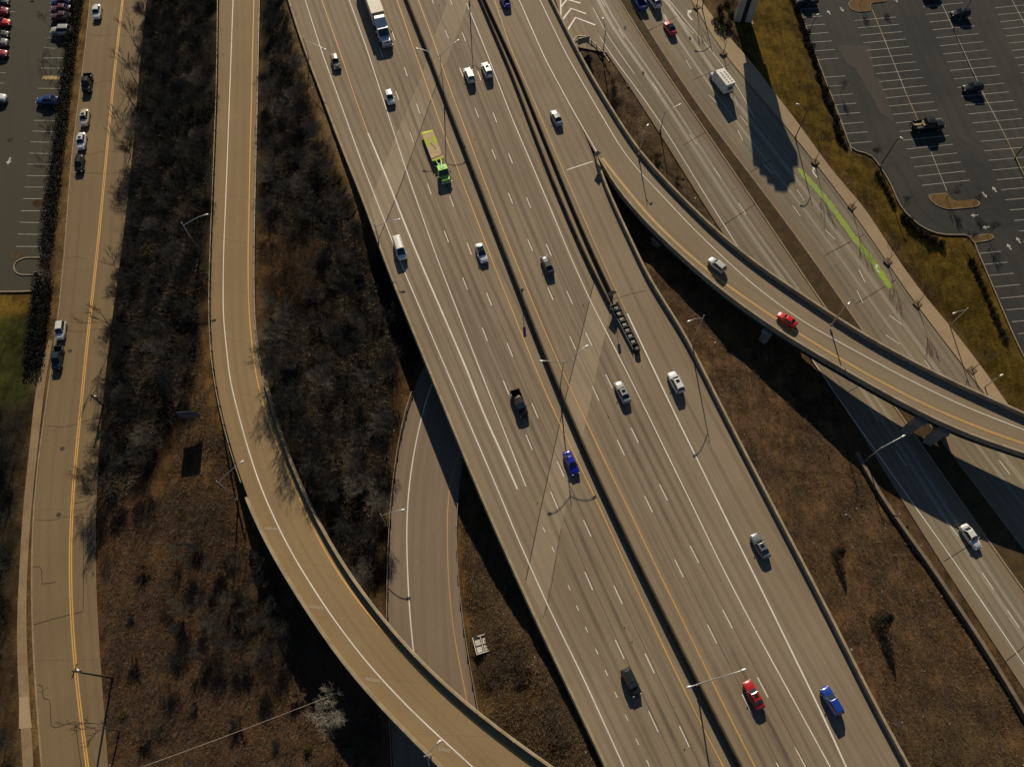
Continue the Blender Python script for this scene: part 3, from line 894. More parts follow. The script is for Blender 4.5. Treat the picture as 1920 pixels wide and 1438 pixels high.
# frontage road
front = ribbon("frontage_road", frl_l, frl_r, M_FRL, 0, None)
o = ribbon("northbound_carriageway", frr_l, frr_r, M_FRL, -.002, front)
chev = ribbon("gore_pavement", [W(1034, -40, 6.9), W(1048, 30, 6.9), W(1063, 60, 6.9), W(1079, 88, 6.9)], [W(1085, -40, 6.88), W(1106, 30, 6.88), W(1121, 62, 6.88), W(1140, 100, 6.85)], M_HW, .02, None)
for pts in ([(1063, 59), (1079, 34), (1116, 48)], [(1053, 40), (1071, 17), (1099, 27)], [(1052, 14), (1063, 0), (1088, 7)], [(1047, -8), (1060, -22), (1080, -16)]):
    line(chev, None, None, .5, M_WHITE, 'chevron', .05, P=[W(x, y, 6.9) for x, y in pts])
line(chev, None, None, .3, M_WHITE, dz=.05, P=[W(x, y, 6.9) for x, y in [(1053, -40), (1051, 0), (1052, 40), (1060, 62)]])
line(front, [(1084, 0), (1099, 27), (1113, 48), (1131, 80), (1152, 112), (1194, 167), (1230, 218), (1260, 264), (1327, 374), (1394, 480), (1440, 550), (1574, 750), (1640, 843), (1724, 961), (1774, 1031), (1840, 1126), (1920, 1245)], Z_FR, .17, M_WHITE, ext=(0, 40))
line(front, [(1112, 15), (1135, 60), (1190, 140)], Z_FR, .12, M_WHITE)
dashes(front, [(1130, 5), (1165, 62), (1230, 165), (1300, 262), (1345, 325), (1392, 392), (1560, 660), (1638, 776), (1690, 860), (1785, 990), (1852, 1089), (1900, 1160)], Z_FR, .13, M_WHITE)
line(front, [(1254, 0), (1290, 44), (1337, 99), (1385, 165), (1415, 222)], Z_FR, .14, M_WHITE, ext=(30, 0))
line(front, [(1243, 0), (1265, 22), (1282, 44), (1300, 63)], Z_FR, .12, M_WHITE, ext=(30, 0))
dashes(front, [(1250, 35), (1291, 121), (1337, 186), (1395, 226), (1388, 254), (1440, 317), (1501, 366), (1493, 396), (1556, 440), (1616, 518), (1612, 557), (1673, 637), (1679, 601), (1742, 688), (1883, 876)], Z_FR, .14, M_WHITE)
m = MB(); gl = poly([(1497, 316), (1522, 345), (1552, 378), (1574, 408), (1600, 445), (1630, 482), (1650, 510), (1670, 541)], Z_FR, (0, 0), 2, .35)
ga = []; gb = []
for i, p_ in enumerate(gl):
    s_, d_ = side(gl, i); e_ = min(i, len(gl) - 1 - i) / 6
    w0 = .62 + .22 * mnoise.noise((i * .35, 0, 1)) + random.uniform(-.12, .12); w1 = .62 + .25 * mnoise.noise((i * .4, 0, 7)) + random.uniform(-.14, .14)
    ga.append(p_ - s_ * w0 * min(1, .5 + e_)); gb.append(p_ + s_ * w1 * min(1, .5 + e_))
m.add(ga + gb, [(i, i + 1, len(gl) + i + 1, len(gl) + i) for i in range(len(gl) - 1)])
drape(m, front, .014).build("green_bike_lane", M_GREEN, front)
M_GUT = road_mat("gutter_concrete", (.27, .20, .125), (.235, .17, .105), (.17, .125, .08), (.21, .15, .09), .25, 3, 5.0)
for P, o_, w_ in ((frl_r, .85, 1.4), (frr_l, -.85, 1.4), (frl_l, -.75, 1.2)):
    line(front, None, None, w_, M_GUT, 'gutter_strip', .006, P=resample(offset(P, o_), 1.5))
for P, o_, w_ in ((frl_l, -5.2, .8), (frl_l, -6.6, .5), (frr_l, -5.4, .6), (frr_l, -8.4, .9)):
    line(front, None, None, w_, M_WORN, 'worn_streak', .004, P=resample(offset(P, o_), 1.5))
def arrow_turn(px, py, rz, s=1.0):
    m = MB(); q = W(px, py, Z_FR(px, py)); q.z += .02
    P = [Vector((0, -1.3, 0)), Vector((0, 0, 0)), Vector((.25, .6, 0)), Vector((.7, .9, 0))]
    R = Matrix.Rotation(rz, 3, 'Z')
    strip(m, [R @ (p * s) + q for p in resample(smooth_poly(resample(P, .25), 3), .25)], .3 * s, 0)
    m.add([R @ (p * s) + q for p in (Vector((.6, 1.4, 0)), Vector((.75, .35, 0)), Vector((1.4, .95, 0)))], [(0, 1, 2)])
    drape(m, front, .022).build("turn_arrow", M_WHITE, front)
arrow_turn(1291, 30, .5, 1.3); arrow_turn(1525, 325, .5, 1.0); arrow_turn(1643, 505, .5, .7)
M_MED = mottled("median_dirt", (.075, .046, .018), (.042, .027, .012), .5, 1.0, 3.5, .4, .5)
medr = ribbon("median_strip", frl_r, frr_l, M_MED, .11, None)
for pts in ([(1282, 272), (1325, 247)], [(1330, 440), (1415, 384)], [(1395, 330), (1445, 300)], [(1590, 735), (1655, 700)], [(1770, 1052), (1850, 1002)], [(1885, 1240), (1935, 1200)], [(1545, 480), (1620, 440)], [(1605, 570), (1680, 525)], [(1210, 60), (1270, 30)], [(1300, 150), (1370, 120)]):
    line(front, None, None, .14, M_SEAM, 'tar_seam', .012, P=resample([W(x, y, Z_FR(x, y)) for x, y in pts], 1.0))
swalk = ribbon("sidewalk", frr_r, offset(sw_r, 0, 0), M_WALK, .15, None)
m = MB(); m.sweep(offset(frr_r, 0), [(-.16, -.1), (-.16, .145), (.02, .145), (.02, -.1)])
tag(m.build("kerb", M_KERB), kind='structure')
for P, oo in ((frl_r, .02), (frr_l, -.02)):
    m = MB(); m.sweep(offset(P, oo), [(-.16, -.1), (-.16, .13), (.16, .13), (.16, -.1)])
    tag(m.build("kerb", M_KERB), kind='structure')
m = MB(); m.sweep(offset(street_l, .1), [(-.15, -.1), (-.15, .12), (.1, .12), (.1, -.1)])
tag(m.build("kerb", M_KERB), kind='structure')
for x, y in ((1356, 100), (1306, 14), (1528, 304), (1597, 388), (1664, 490), (1720, 570), (1822, 694)):
    a = W(x, y, Z_SW(x, y))
    m = MB(); m.box((a.x, a.y, a.z + .105), (1.4, 1.4, .12), .6)
    m.build("tree_pit", mottled("pit_soil", (.17, .115, .065), (.12, .08, .045)) if x == 1356 else bpy.data.materials["pit_soil"], swalk)
for x, y in ((1206, 138), (1172, 52), (1177, 160), (1294, 72)):  # small dark ovals lying on the frontage road
    q = W(x, y, Z_FR(x, y) + .012)
    m = MB(); m.add([q + Vector((.28 * math.cos(a * math.pi / 8), .75 * math.sin(a * math.pi / 8), 0)) for a in range(16)], [tuple(range(16))])
    drape(m, front, .012).build("dark_oval", M_SEAM, front)

# right-hand car park
lotr = ribbon("parking_lot", lot_l, lot_rr, M_LOTR, 0, None)
m = MB(); m.sweep(offset(lot_l, -.05), [(-.14, -.1), (-.14, .13), (.08, .13), (.08, -.1)])
tag(m.build("kerb", M_KERB), kind='structure')
C1 = lambda x, y: (1440 + x / 2.996, y / 2.996)
def stalls(first, last, n, skip=(), parent=lotr, mat=M_LOTW, zf=Z_LOT):
    a0, a1 = [W(*p, zf(*p)) for p in first]; b0, b1 = [W(*p, zf(*p)) for p in last]
    for k in range(n + 1):
        if k in skip: continue
        t = k / n
        m = MB(); strip(m, [a0.lerp(b0, t), a1.lerp(b1, t)], .12, .02)
        drape(m, parent, .02).build("stall_line", mat, parent)
stalls((C1(170, 55), C1(285, 47)), (C1(460, 807), C1(580, 797)), 15, (7,))
stalls((C1(485, 118), C1(718, 98)), (C1(863, 1043), C1(1130, 1014)), 20)
stalls((C1(870, 40), C1(1095, 18)), (C1(1460, 1420), C1(1800, 1390)), 27)
stalls((C1(1275, 47), C1(1520, 22)), (C1(1560, 770), C1(1840, 740)), 17)
stalls((C1(1180, 1425), C1(1310, 1412)), (C1(1405, 1875), C1(1560, 1862)), 7)
def lotline(pts, mat=M_LOTW, w=.13):
    line(lotr, None, None, w, mat, 'centre_line', .024, P=resample([W(*C1(x, y), Z_LOT(*C1(x, y))) for x, y in pts], 1.0))
lotline([(585, 55), (650, 215)], M_LOTY); lotline([(650, 215), (775, 525)]); lotline([(775, 525), (842, 675)], M_LOTY); lotline([(905, 830), (1005, 1075)])
lotline([(965, 0), (1225, 560), (1335, 770)]); lotline([(1335, 770), (1440, 985), (1500, 1110)], M_LOTY)
lotline([(1370, 0), (1438, 130), (1600, 480)])
lotline([(170, 35), (275, 325), (470, 850)], M_LOTW, .1)
def arrow(px, py, z, rz, parent, s=1.0):
    R = Matrix.Rotation(rz, 3, 'Z'); q = W(px, py, z + .026)
    m = MB(); m.add([R @ Vector((x * s, y * s, 0)) + q for x, y in ((-.2, -.9), (.2, -.9), (.2, .1), (.6, .1), (0, 1.0), (-.6, .1), (-.2, .1))], [(0, 1, 2, 6), (3, 4, 5)])
    drape(m, parent, .026).build("arrow_marking", M_LOTW, parent)
for x, y, rz in ((342, 72, .3), (415, 55, 3.5), (1216, 1095, 3.5), (1272, 1065, .3), (1160, 1210, 1.7), (1225, 1277, 1.7), (1407, 1350, .3), (1355, 1387, .3), (720, 3, .3)):
    a, b = C1(x, y); arrow(a, b, Z_LOT(a, b), rz, lotr, .85)
M_LOTP = road_mat("dusty_asphalt", (.060, .051, .041), (.05, .044, .037), (.04, .036, .03), (.075, .055, .035), .2, 6)
patch(lotr, [(1568, 85), (1588, 120), (1604, 128), (1650, 210), (1632, 86), (1640, 145), (1652, 150), (1678, 232)], Z_LOT, M_LOTP, "worn_asphalt_patch", .008)
# islands
def island(pts, label):
    P = [W(*C1(x, y), Z_LOT(*C1(x, y))) for x, y in pts]
    P = smooth_poly(resample(P + [P[0]], .5), 2)[:-1]
    n = len(P); c = sum(P, Vector()) / n
    m = MB(); m.add([p + Vector((0, 0, .02)) for p in P] + [p + Vector((0, 0, .15)) for p in P], [(i, (i + 1) % n, n + (i + 1) % n, n + i) for i in range(n)])
    m.add([p + Vector((0, 0, .15)) for p in P], [tuple(range(n))])
    o = m.build("parking_island", M_KERB)
    tag(o, kind='structure')
    m = MB(); m.add([c + (p - c) * 1.0 + (c - p).normalized() * .18 + Vector((0, 0, .156)) for p in P], [tuple(range(n))])
    m.build("island_soil", mottled("island_soil", (.13, .075, .022), (.10, .055, .018), .8, .95, 5, .3), o)
island([(448, 20), (470, 2), (520, -5), (620, -30), (675, 5), (655, 15), (575, 22), (578, 65), (510, 72), (460, 55)], "")
island([(898, 1100), (915, 1092), (1010, 1086), (1040, 1135), (1170, 1122), (1195, 1145), (1175, 1165), (1010, 1180), (950, 1160), (910, 1130)], "")
island([(1130, 1330), (1250, 1312), (1275, 1330), (1250, 1352), (1150, 1368)], "")

# left-hand car park
lotl = ribbon("parking_lot", [W(-90, -80, 1.3), W(-90, 546, 1.3)], [W(152, -80, 1.3), W(90, 546, 1.3)], M_LOTL, 0, None)
C0 = lambda x, y: (x / 2.996, y / 2.996)
ZL = lambda x, y: 1.3
for a, b in (((255, 215), (310, 217)), ((250, 270), (310, 274)), ((243, 328), (380, 328)), ((230, 385), (385, 386)), ((215, 498), (345, 500)), ((190, 678), (330, 680)), ((183, 738), (325, 742)), ((172, 798), (318, 802)), ((165, 862), (312, 865)), ((155, 923), (312, 925)), ((148, 988), (308, 990)), ((138, 1052), (290, 1053)), ((130, 1117), (285, 1118)), ((120, 1185), (260, 1186)), ((110, 1250), (250, 1252)), ((100, 1316), (243, 1318)), ((92, 1385), (245, 1387)), ((0, 65), (85, 68)), ((0, 410), (35, 411)), ((0, 468), (24, 470)), ((0, 350), (40, 351))):
    m = MB(); strip(m, [W(*C0(*a), 1.3), W(*C0(*b), 1.3)], .12, .02); m.build("stall_line", M_LOTW, lotl)
m = MB(); strip(m, [W(*C0(238, 438), 1.3), W(*C0(335, 438), 1.3)], 1.2, .02); m.build("yellow_hatching", M_LOTY, lotl)
arrow(17, 302, 1.3, math.pi, lotl, 1.1)
k = [W(*C0(*p), 1.3) for p in ((230, 1448), (140, 1448), (90, 1470), (76, 1500), (88, 1530), (110, 1545), (240, 1545))]
m = MB(); m.sweep(smooth_poly(resample(k, .5), 2), [(-.12, 0), (-.12, .15), (.12, .15), (.12, 0)]); tag(m.build("kerb", M_KERB), kind='structure')
k = [W(-90, 548, 1.3), W(40, 547, 1.3), W(74, 545, 1.3), W(82, 520, 1.3)]
m = MB(); m.sweep(resample(k, 1.0), [(-.14, 0), (-.14, .15), (.14, .15), (.14, 0)]); tag(m.build("kerb", M_KERB), kind='structure')

# ------------------------------------------------------------------ barriers, walls and rails
wall_along("concrete_barrier", offset(hw_left, .3), [(-.3, 0), (-.3, .8), (.12, .8), (.3, .1), (.3, 0)], M_BAR, None, "low tan concrete parapet along the left edge of the highway", "barrier")
wall_along("concrete_barrier", median, [(x * 1.7, y * 1.7) for x, y in JER], M_MEDB, None, "tall shade-darkened concrete barrier down the middle of the highway", "barrier")
wall_along("concrete_barrier", offset(cut(hwR_right, 297, 9999), -.2), PAR, M_BAR, None, "concrete parapet along the right edge of the highway below the gore", "barrier")
tw_l = poly([(899, 0), (924, 59), (960, 143), (997, 243), (1040, 352), (1074, 432), (1098, 487), (1120, 530), (1142, 572)], Z_HW, (45, 0), 6)
tw_r = poly([(907, 0), (934, 59), (969, 135), (1006, 228), (1049, 334), (1083, 416), (1110, 478), (1130, 520), (1147, 556)], Z_HW, (45, 0), 6)
wall_along("concrete_barrier", tw_l, [(x * 1.25, y * 1.3) for x, y in JER], M_MEDB, None, "left one of the twin dark barriers between the through lanes and the exit lane", "barrier")
wall_along("concrete_barrier", tw_r, [(x * 1.25, y * 1.3) for x, y in JER], M_MEDB, None, "right one of the twin dark barriers beside the exit lane yellow line", "barrier")
wall_along("concrete_barrier", offset(cut(ramp_r, 715, 9999), -.25), [(-.25, -.2), (-.25, .1), (-.1, .95), (.2, .95), (.2, -.2)], M_BAR, None, "pale parapet on the inner right side of the curving left ramp", "barrier")
wall_along("concrete_barrier", offset(cut(ramp_l, 925, 9999), .3), [(-.35, -.2), (-.35, .85), (.1, .85), (.25, .1), (.25, -.2)], M_BAR, None, "sunlit cream parapet on the outer left side of the curving left ramp", "barrier")
wall_along("retaining_wall", wall_pts, [(-.3, -1.2), (-.3, .75), (.3, .75), (.3, -1.2)], M_BARD, None, "low concrete wall between the brown slope and the frontage road", "wall")

POST = MB().box((0, 0, .4), (.16, .16, .95)).mesh("post", [M_WOOD])
def guardrail(P, label, off=0.0, every=4.0, mat=M_RAIL):
    P = offset(P, off)
    P = [Vector((p.x, p.y, p.z)) for p in P]
    r = empty("guardrail", P[len(P) // 2], 0, label, "guardrail")
    m = MB(); m.sweep(P, [(-.05, .45), (-.05, .78), (.05, .78), (.05, .45)])
    local(m.build("rail", mat), r)
    for q in resample(P, every)[:90]:
        o = put("post", POST, None, q + Vector((-.12 if off < 0 else .12, 0, 0)))
        local(o, r)
guardrail(cut(ramp_l, -60, 925), "long thin guardrail on the left side of the left ramp above the wood", .15)
guardrail(cut(ramp_r, -60, 715), "guardrail on the right side of the left ramp before its parapet starts", -.15)
guardrail(cut(und_l, 725, 1500), "guardrail on the left side of the road that dips under the highway", .15)
guardrail(cut(und_r, 850, 1500), "guardrail on the right side of the road that dips under the highway", -.15)
guardrail([W(x, y, 6.75) for x, y in ((1108, 80), (1120, 92), (1131, 104), (1141, 120))], "short guardrail beside the dirt behind the gore sign", 0, 2.0)
bow = smooth_poly(resample([W(x, y, 6.8) for x, y in ((1075, 82), (1076, 78), (1082, 73), (1090, 72), (1098, 73), (1104, 77), (1108, 82))], .4), 3)
guardrail(bow, "bowed guardrail nose wrapped round the gore in front of the white chevrons", 0, 1.5)

# ------------------------------------------------------------------ street lamps
def street_lamp(base, top, heads, z, label, h=None, dark=False, cat="street lamp", foot=None):
    B = W(base[0], base[1], z)
    h = h or fit_h(base, top, z)
    r = empty("street_lamp", B, 0, label, cat)
    mt_ = M_DSTEEL if dark else M_STEEL
    m = MB(); m.tube([(0, 0, -.3 if foot is None else foot), (0, 0, h * .5), (0, 0, h)], [.13, .10, .07], 8); m.build("pole", mt_, r, True)
    m = MB(); m.box((0, 0, .12), (.42, .42, .3)); m.build("base", M_KERB, r)
    for hx, hy in heads:
        E = W(hx, hy, z + h + .5) - B
        s = Vector((0, 0, h - .9)); d = Vector((E.x, E.y, 0))
        pts = []
        for k in range(9):
            t = k / 8
            pts.append(Vector((d.x * t, d.y * t, h - 1.0 + 1.5 * math.sin(t * math.pi / 2))))
        m = MB(); m.tube(pts, [.06] * 9, 6); m.build("arm", mt_, r, True)
        dn = d.normalized()
        m = MB()
        vs = []; 
        R = Matrix.Rotation(math.atan2(dn.y, dn.x), 3, 'Z')
        for x, w_, t in ((-.35, .08, .06), (-.1, .16, .10), (.25, .2, .13), (.5, .12, .08)):
            for a in range(8):
                q = 2 * math.pi * a / 8
                vs.append(R @ Vector((x, math.cos(q) * w_, math.sin(q) * t)) + E)
        fs = [(i * 8 + k, i * 8 + (k + 1) % 8, (i + 1) * 8 + (k + 1) % 8, (i + 1) * 8 + k) for i in range(3) for k in range(8)] + [tuple(range(7, -1, -1)), tuple(range(24, 32))]
        m.add(vs, fs); m.build("lamp_head", M_LAMP, r, True)
    return r
street_lamp((1050, 729), None, [(1017, 677), (1099, 650)], 8.0, "twin arm street lamp on the median barrier near the middle of the highway", 10.8)
street_lamp((832, 176), None, [(783, 92), (858, 77)], 8.0, "twin arm street lamp on the median barrier near the semi truck", 10.8)
street_lamp((1308, 1283), None, [(1294, 1287), (1393, 1256)], 8.0, "twin arm street lamp on the median barrier beside the dark red car", 10.6)
street_lamp((1295, 648), None, [(1293, 602)], 6.9, "single arm street lamp standing outside the right highway parapet", 10.8)
street_lamp((377, 476), (345, 414), [(386, 403)], 3.8, "single arm street lamp at the edge of the wood left of the ramp")
street_lamp((444, 936), (410, 896), [(452, 867)], 3.2, "single arm street lamp on the bare bank beside the outer curve of the ramp")
street_lamp((809, 1416), (812, 1402), [(822, 1392)], 7.3, "street lamp fixed to the cream parapet near the bottom of the ramp", 10)
street_lamp((725, 985), (713, 964), [(754, 956)], .6, "street lamp left of the road that dips under the highway")
street_lamp((711, 455), (704, 436), [(747, 412)], 7.2, "curved street lamp on the left highway parapet by the white van", 6.0)
street_lamp((580, 112), (574, 101), [(609, 93)], 7.2, "curved street lamp on the left highway parapet near the tan car", 6.0)
street_lamp((1623, 863), (1652, 836), [(1693, 818)], .9, "street lamp leaning out over the shadow of the flyover")
street_lamp((1558, 610), (1598, 559), [(1592, 569)], 8.4, "street lamp rising from the right parapet of the flyover", None)
street_lamp((1777, 614), (1817, 578), [(1790, 587)], .9, "street lamp at the sidewalk edge with its arm over the grass")
street_lamp((1845, 727), (1866, 708), [(1877, 704)], .8, "small street lamp on the sidewalk just above the flyover")
street_lamp((1238, 245), (1249, 208), [(1274, 197)], 5.2, "street lamp at the left edge of the frontage road")
street_lamp((1130, 104), (1136, 58), [(1131, 36)], 6.7, "dark street lamp standing behind the gore sign", None, True)
street_lamp((1198, 290), (1208, 247), [(1214, 236)], 7.8, "street lamp fixed to the flyover parapet beside the dirt wedge", None)
street_lamp((1491, 258), (1512, 202), [(1497, 196)], 4.9, "dark street lamp on the sidewalk at the tip of the big sign shadow", None, True)
street_lamp((1316, 16), (1320, -40), [(1300, -48)], 7.0, "dark street lamp on the sidewalk by the turn arrow", None, True)
street_lamp((1651, 311), (1688, 262), [(1690, 259)], 4.2, "tall car park lamp on the kerb at the grass corner", None, True, "car park lamp")
street_lamp((1903, 295), (1945, 245), [(1950, 240)], 4.2, "car park lamp standing between stall rows at the right edge", None, True, "car park lamp")
street_lamp((1513, 72), (1530, 32), [(1533, 28)], 5.2, "car park lamp among the shrubs at the grass edge near the top", None, True, "car park lamp")
street_lamp((1788, 55), (1817, 0), [(1822, -4)], 5.3, "car park lamp behind the black car parked near the top right", None, True, "car park lamp")
street_lamp((880, 5), None, [(868, -90), (900, -94)], 7.3, "twin arm street lamp whose foot stands at the top edge beside the pale joint", 12.3)

def tapered_pole(base, top, z, label, name="utility_pole"):
    B = W(*base, z); h = fit_h(base, top, z)
    r = empty(name, B, 0, label, "utility pole")
    m = MB(); m.tube([(0, 0, -.4), (0, 0, h)], [.19, .13], 8); m.build("pole", M_WOOD, r, True)
    m = MB(); m.box((0, 0, h - .6), (2.2, .12, .14), 1.45); m.build("crossarm", M_WOOD, r)
    m = MB(); m.tube([(.3, .1, h - 1.6), (.3, .1, h - .8)], .24, 8); m.build("transformer", M_STEEL, r, True)
    return r, B, h
tapered_pole((193, 760), (169, 741), 1.5, "short wooden utility pole leaning over the street from the wood")
pr, pB, ph_ = tapered_pole((214, 1271), (136, 1253), .8, "tall wooden utility pole leaning over the street near the bottom left")
a = W(270, 1436, 3.0); b = W(640, 1296, 3.5)
m = MB(); m.tube([a + (b - a) * t + Vector((0, 0, -1.0 * math.sin(t * math.pi))) for t in np.linspace(-.4, 1, 24)], .045, 5)
tag(m.build("cable", M_RAIL), "thin pale cable slung across the scrub to the pale bare tree", "cable")

# ------------------------------------------------------------------ signs
def sign(base, z, panels, label, posts=(0,), rz=0.0, mat=M_SIGNB, cat="road sign", hz=None):
    """panels: (width, height, height of its centre, turned)"""
    B = W(*base, z)
    r = empty("road_sign", B, rz, label, cat)
    top = max(p[2] for p in panels)
    for x in posts:
        m = MB(); m.box((x, .06, top / 2 - .2), (.10, .10, top + .4)); m.build("post", M_DSTEEL, r)
    for w_, h_, c_, tw in panels:
        m = MB(); m.box((0, 0, c_), (w_, .05, h_), M=Matrix.Rotation(tw, 3, 'Y')); m.build("panel", mat, r)
    return r
g = on_ground(368, 792)
sign((368, 792), g.z, [(3.5, 2.6, 3.6, 0)], "large road sign seen from behind with a blue grey back on the bare bank", (-1.2, 1.2), .08, M_SIGNBL)
sign((1093, 90), 6.7, [(3.0, 1.7, 2.0, 0)], "wide grey road sign standing at the tip of the gore", (-1, 1), .35)
sign((1117, 305), 7.0, [(1.3, 1.3, 2.6, .785)], "diamond sign on a post at the nose where the flyover splits off", (0,), .3)
sign((1144, 566), 7.0, [(1.5, 1.5, 3.0, .785)], "diamond sign on the end of the twin barriers above the crash cushion", (0,), .3)
sign((1152, 590), 7.0, [(.55, 1.1, 4.1, 0)], "tall narrow sign on a thin post beside the crash cushion", (0,), .3)
sign((979, 558), 8.2, [(.55, 1.2, 2.6, 0)], "small narrow sign on the median barrier level with the dark grey sedan", (0,), .3)
sign((75, 519), 1.3, [(.8, .5, 1.5, 0)], "small pale sign at the tip of the kerbed car park island", (0,), .2, M_LAMP)

# pylon sign
pb = W(1396, 42, 5.7)
py_ = empty("pylon_sign", pb, 0, "tall pylon sign standing on two pale columns in the dry grass", "pylon sign")
def sh_back(px, py, z):
    """point of the shadow edge -> (offset along the sign, height) of the edge that casts it"""
    q = W(px, py, z); L_ = (q.y - pb.y) / SH.y
    return q.x - SH.x * L_ - pb.x, L_ * math.tan(SUN_EL) + z - pb.z
zsh = lambda y: float(np.interp(y, [40, 130, 200, 300, 360], [5.7, 5.6, 5.5, 4.6, 3.8]))
Ls = [(1385, 65), (1390, 97), (1395, 139), (1401, 199), (1405, 240), (1411, 284), (1412, 303), (1422, 305), (1424, 320), (1436, 323), (1438, 337), (1450, 340), (1452, 352)]
Rs = [(1414, 65), (1423, 97), (1436, 128), (1440, 139), (1447, 167), (1459, 199), (1468, 234), (1481, 262), (1495, 287), (1496, 302), (1486, 306), (1491, 334), (1480, 338), (1474, 354)]
EL = [sh_back(x, y, zsh(y)) for x, y in Ls]; ER = [sh_back(x, y, zsh(y)) for x, y in Rs]
outl = [(x, h) for x, h in EL] + [(x, h) for x, h in reversed(ER)]
cut_h = [i for i, e in enumerate(outl) if e[1] > 6.5]
hp = [outl[i] for i in cut_h]
n = len(hp)
M_CAB = plain("cabinet_face", (.35, .33, .30), .5)
m = MB(); m.add([(x, -.6, h) for x, h in hp] + [(x, .6, h) for x, h in hp], [tuple(range(n)), tuple(range(2 * n - 1, n - 1, -1))] + [(i, n + i, n + (i + 1) % n, (i + 1) % n) for i in range(n)])
m.build("sign_cabinet", M_CAB, py_)
x0, x1 = min(EL[0][0], EL[1][0]), max(ER[0][0], ER[1][0])
h0 = max(min(h for x, h in EL if h > 6.5), min(h for x, h in ER if h > 6.5)) + .3
for x, w_ in ((x0 + .75, 1.5), (x1 - .8, 1.6)):
    m = MB(); m.box((x, 0, h0 / 2), (w_, 1.5, h0)); m.build("column", M_PYL, py_)
m = MB(); m.box(((x0 + x1) / 2, .1, h0 / 2 - .1), (x1 - x0 - 2.9, .8, h0 - .3)); m.build("infill_panel", M_TRIM, py_)
m = MB(); m.box(((x0 + x1) / 2, 0, .05), (x1 - x0 + .9, 2.2, .5)); m.build("plinth", M_KERB, py_)

# crash cushion
def crash_cushion(p0, p1, z, label):
    A = W(*p0, z); Bq = W(*p1, z); d = (Bq - A); Ln = d.length; ang = math.atan2(d.y, d.x)
    r = empty("crash_cushion", A, ang, label, "crash cushion")
    for s in (-1, 1):
        m = MB()
        for k in range(7):
            x0 = Ln * k / 7; m.box((x0 + Ln / 14, s * (.80 - k * .02), .5), (Ln / 7 + .12, .06, .6), -s * .02)
        m.build("side_rail", M_DSTEEL if s > 0 else M_SIGNB, r)
    for k in range(8):
        m = MB(); m.box((Ln * (k + .3) / 8, 0, .45), (.16, 1.5 - k * .03, .8)); m.build("diaphragm", M_TRIM, r)
    for k in range(7):
        m = MB(); m.box((Ln * (k + .85) / 8, 0, .42), (.5, .7, .5)); m.build("cartridge", M_SIGNB, r)
    m = MB(); m.tube([(Ln + .45, 0, .02), (Ln + .45, 0, 1.0)], .55, 12); m.build("nose", M_TRIM, r, True)
    m = MB(); m.box((Ln / 2, 0, .03), (Ln, 1.5, .05)); m.build("track", M_DSTEEL, r)
    return r
crash_cushion((1150, 572), (1192, 656), 7.0, "long black crash cushion at the end of the twin barriers")

# drain slab in the brush
g = on_ground(904, 1207)
r = empty("drain_grate", g, .28, "broken white concrete grid slab lying in the brown brush beside the underpass road", "drain grate")
M_PALEC = mottled("pale_concrete", (.62, .58, .5), (.48, .44, .37), 1, .8)
m = MB(); m.box((0, 0, .12), (2.5, 2.7, .3)); m.build("pit", M_TRIM, r)
for x in (-.62, .62):
    for y in (-.75, .35):
        m = MB(); m.box((x, y, .28), (.85, .85, .08)); m.build("lid", M_PALEC, r)
for x, y, sx, sy in ((-1.25, 0, .14, 2.7), (1.25, .1, .16, 2.5), (0, -1.35, 2.6, .16), (.4, 1.3, 1.6, .16), (0, 0, .14, 2.6)):
    m = MB(); m.box((x, y, .36), (sx, sy, .14)); m.build("bar", M_PALEC, r)

# ------------------------------------------------------------------ vehicles
def loft(rings):
    n = len(rings[0]); vs = [v for r in rings for v in r]
    fs = []
    for i in range(len(rings) - 1):
        for k in range(n - 1):
            a = i * n + k
            fs.append((a, a + 1, a + n + 1, a + n))
        fs.append((i * n + n - 1, i * n, (i + 1) * n, (i + 1) * n + n - 1))
    fs.append(tuple(range(n - 1, -1, -1))); o = (len(rings) - 1) * n
    fs.append(tuple(o + k for k in range(n)))
    return vs, fs

def body_ring(x, hw, zb, zt):
    return [(x, hw * .86, zb), (x, hw * .98, zb + .12), (x, hw, (zb + zt) / 2), (x, hw * .97, zt - .14), (x, hw * .86, zt - .03), (x, hw * .5, zt), (x, 0, zt + .015),
            (x, -hw * .5, zt), (x, -hw * .86, zt - .03), (x, -hw * .97, zt - .14), (x, -hw, (zb + zt) / 2), (x, -hw * .98, zb + .12), (x, -hw * .86, zb)]

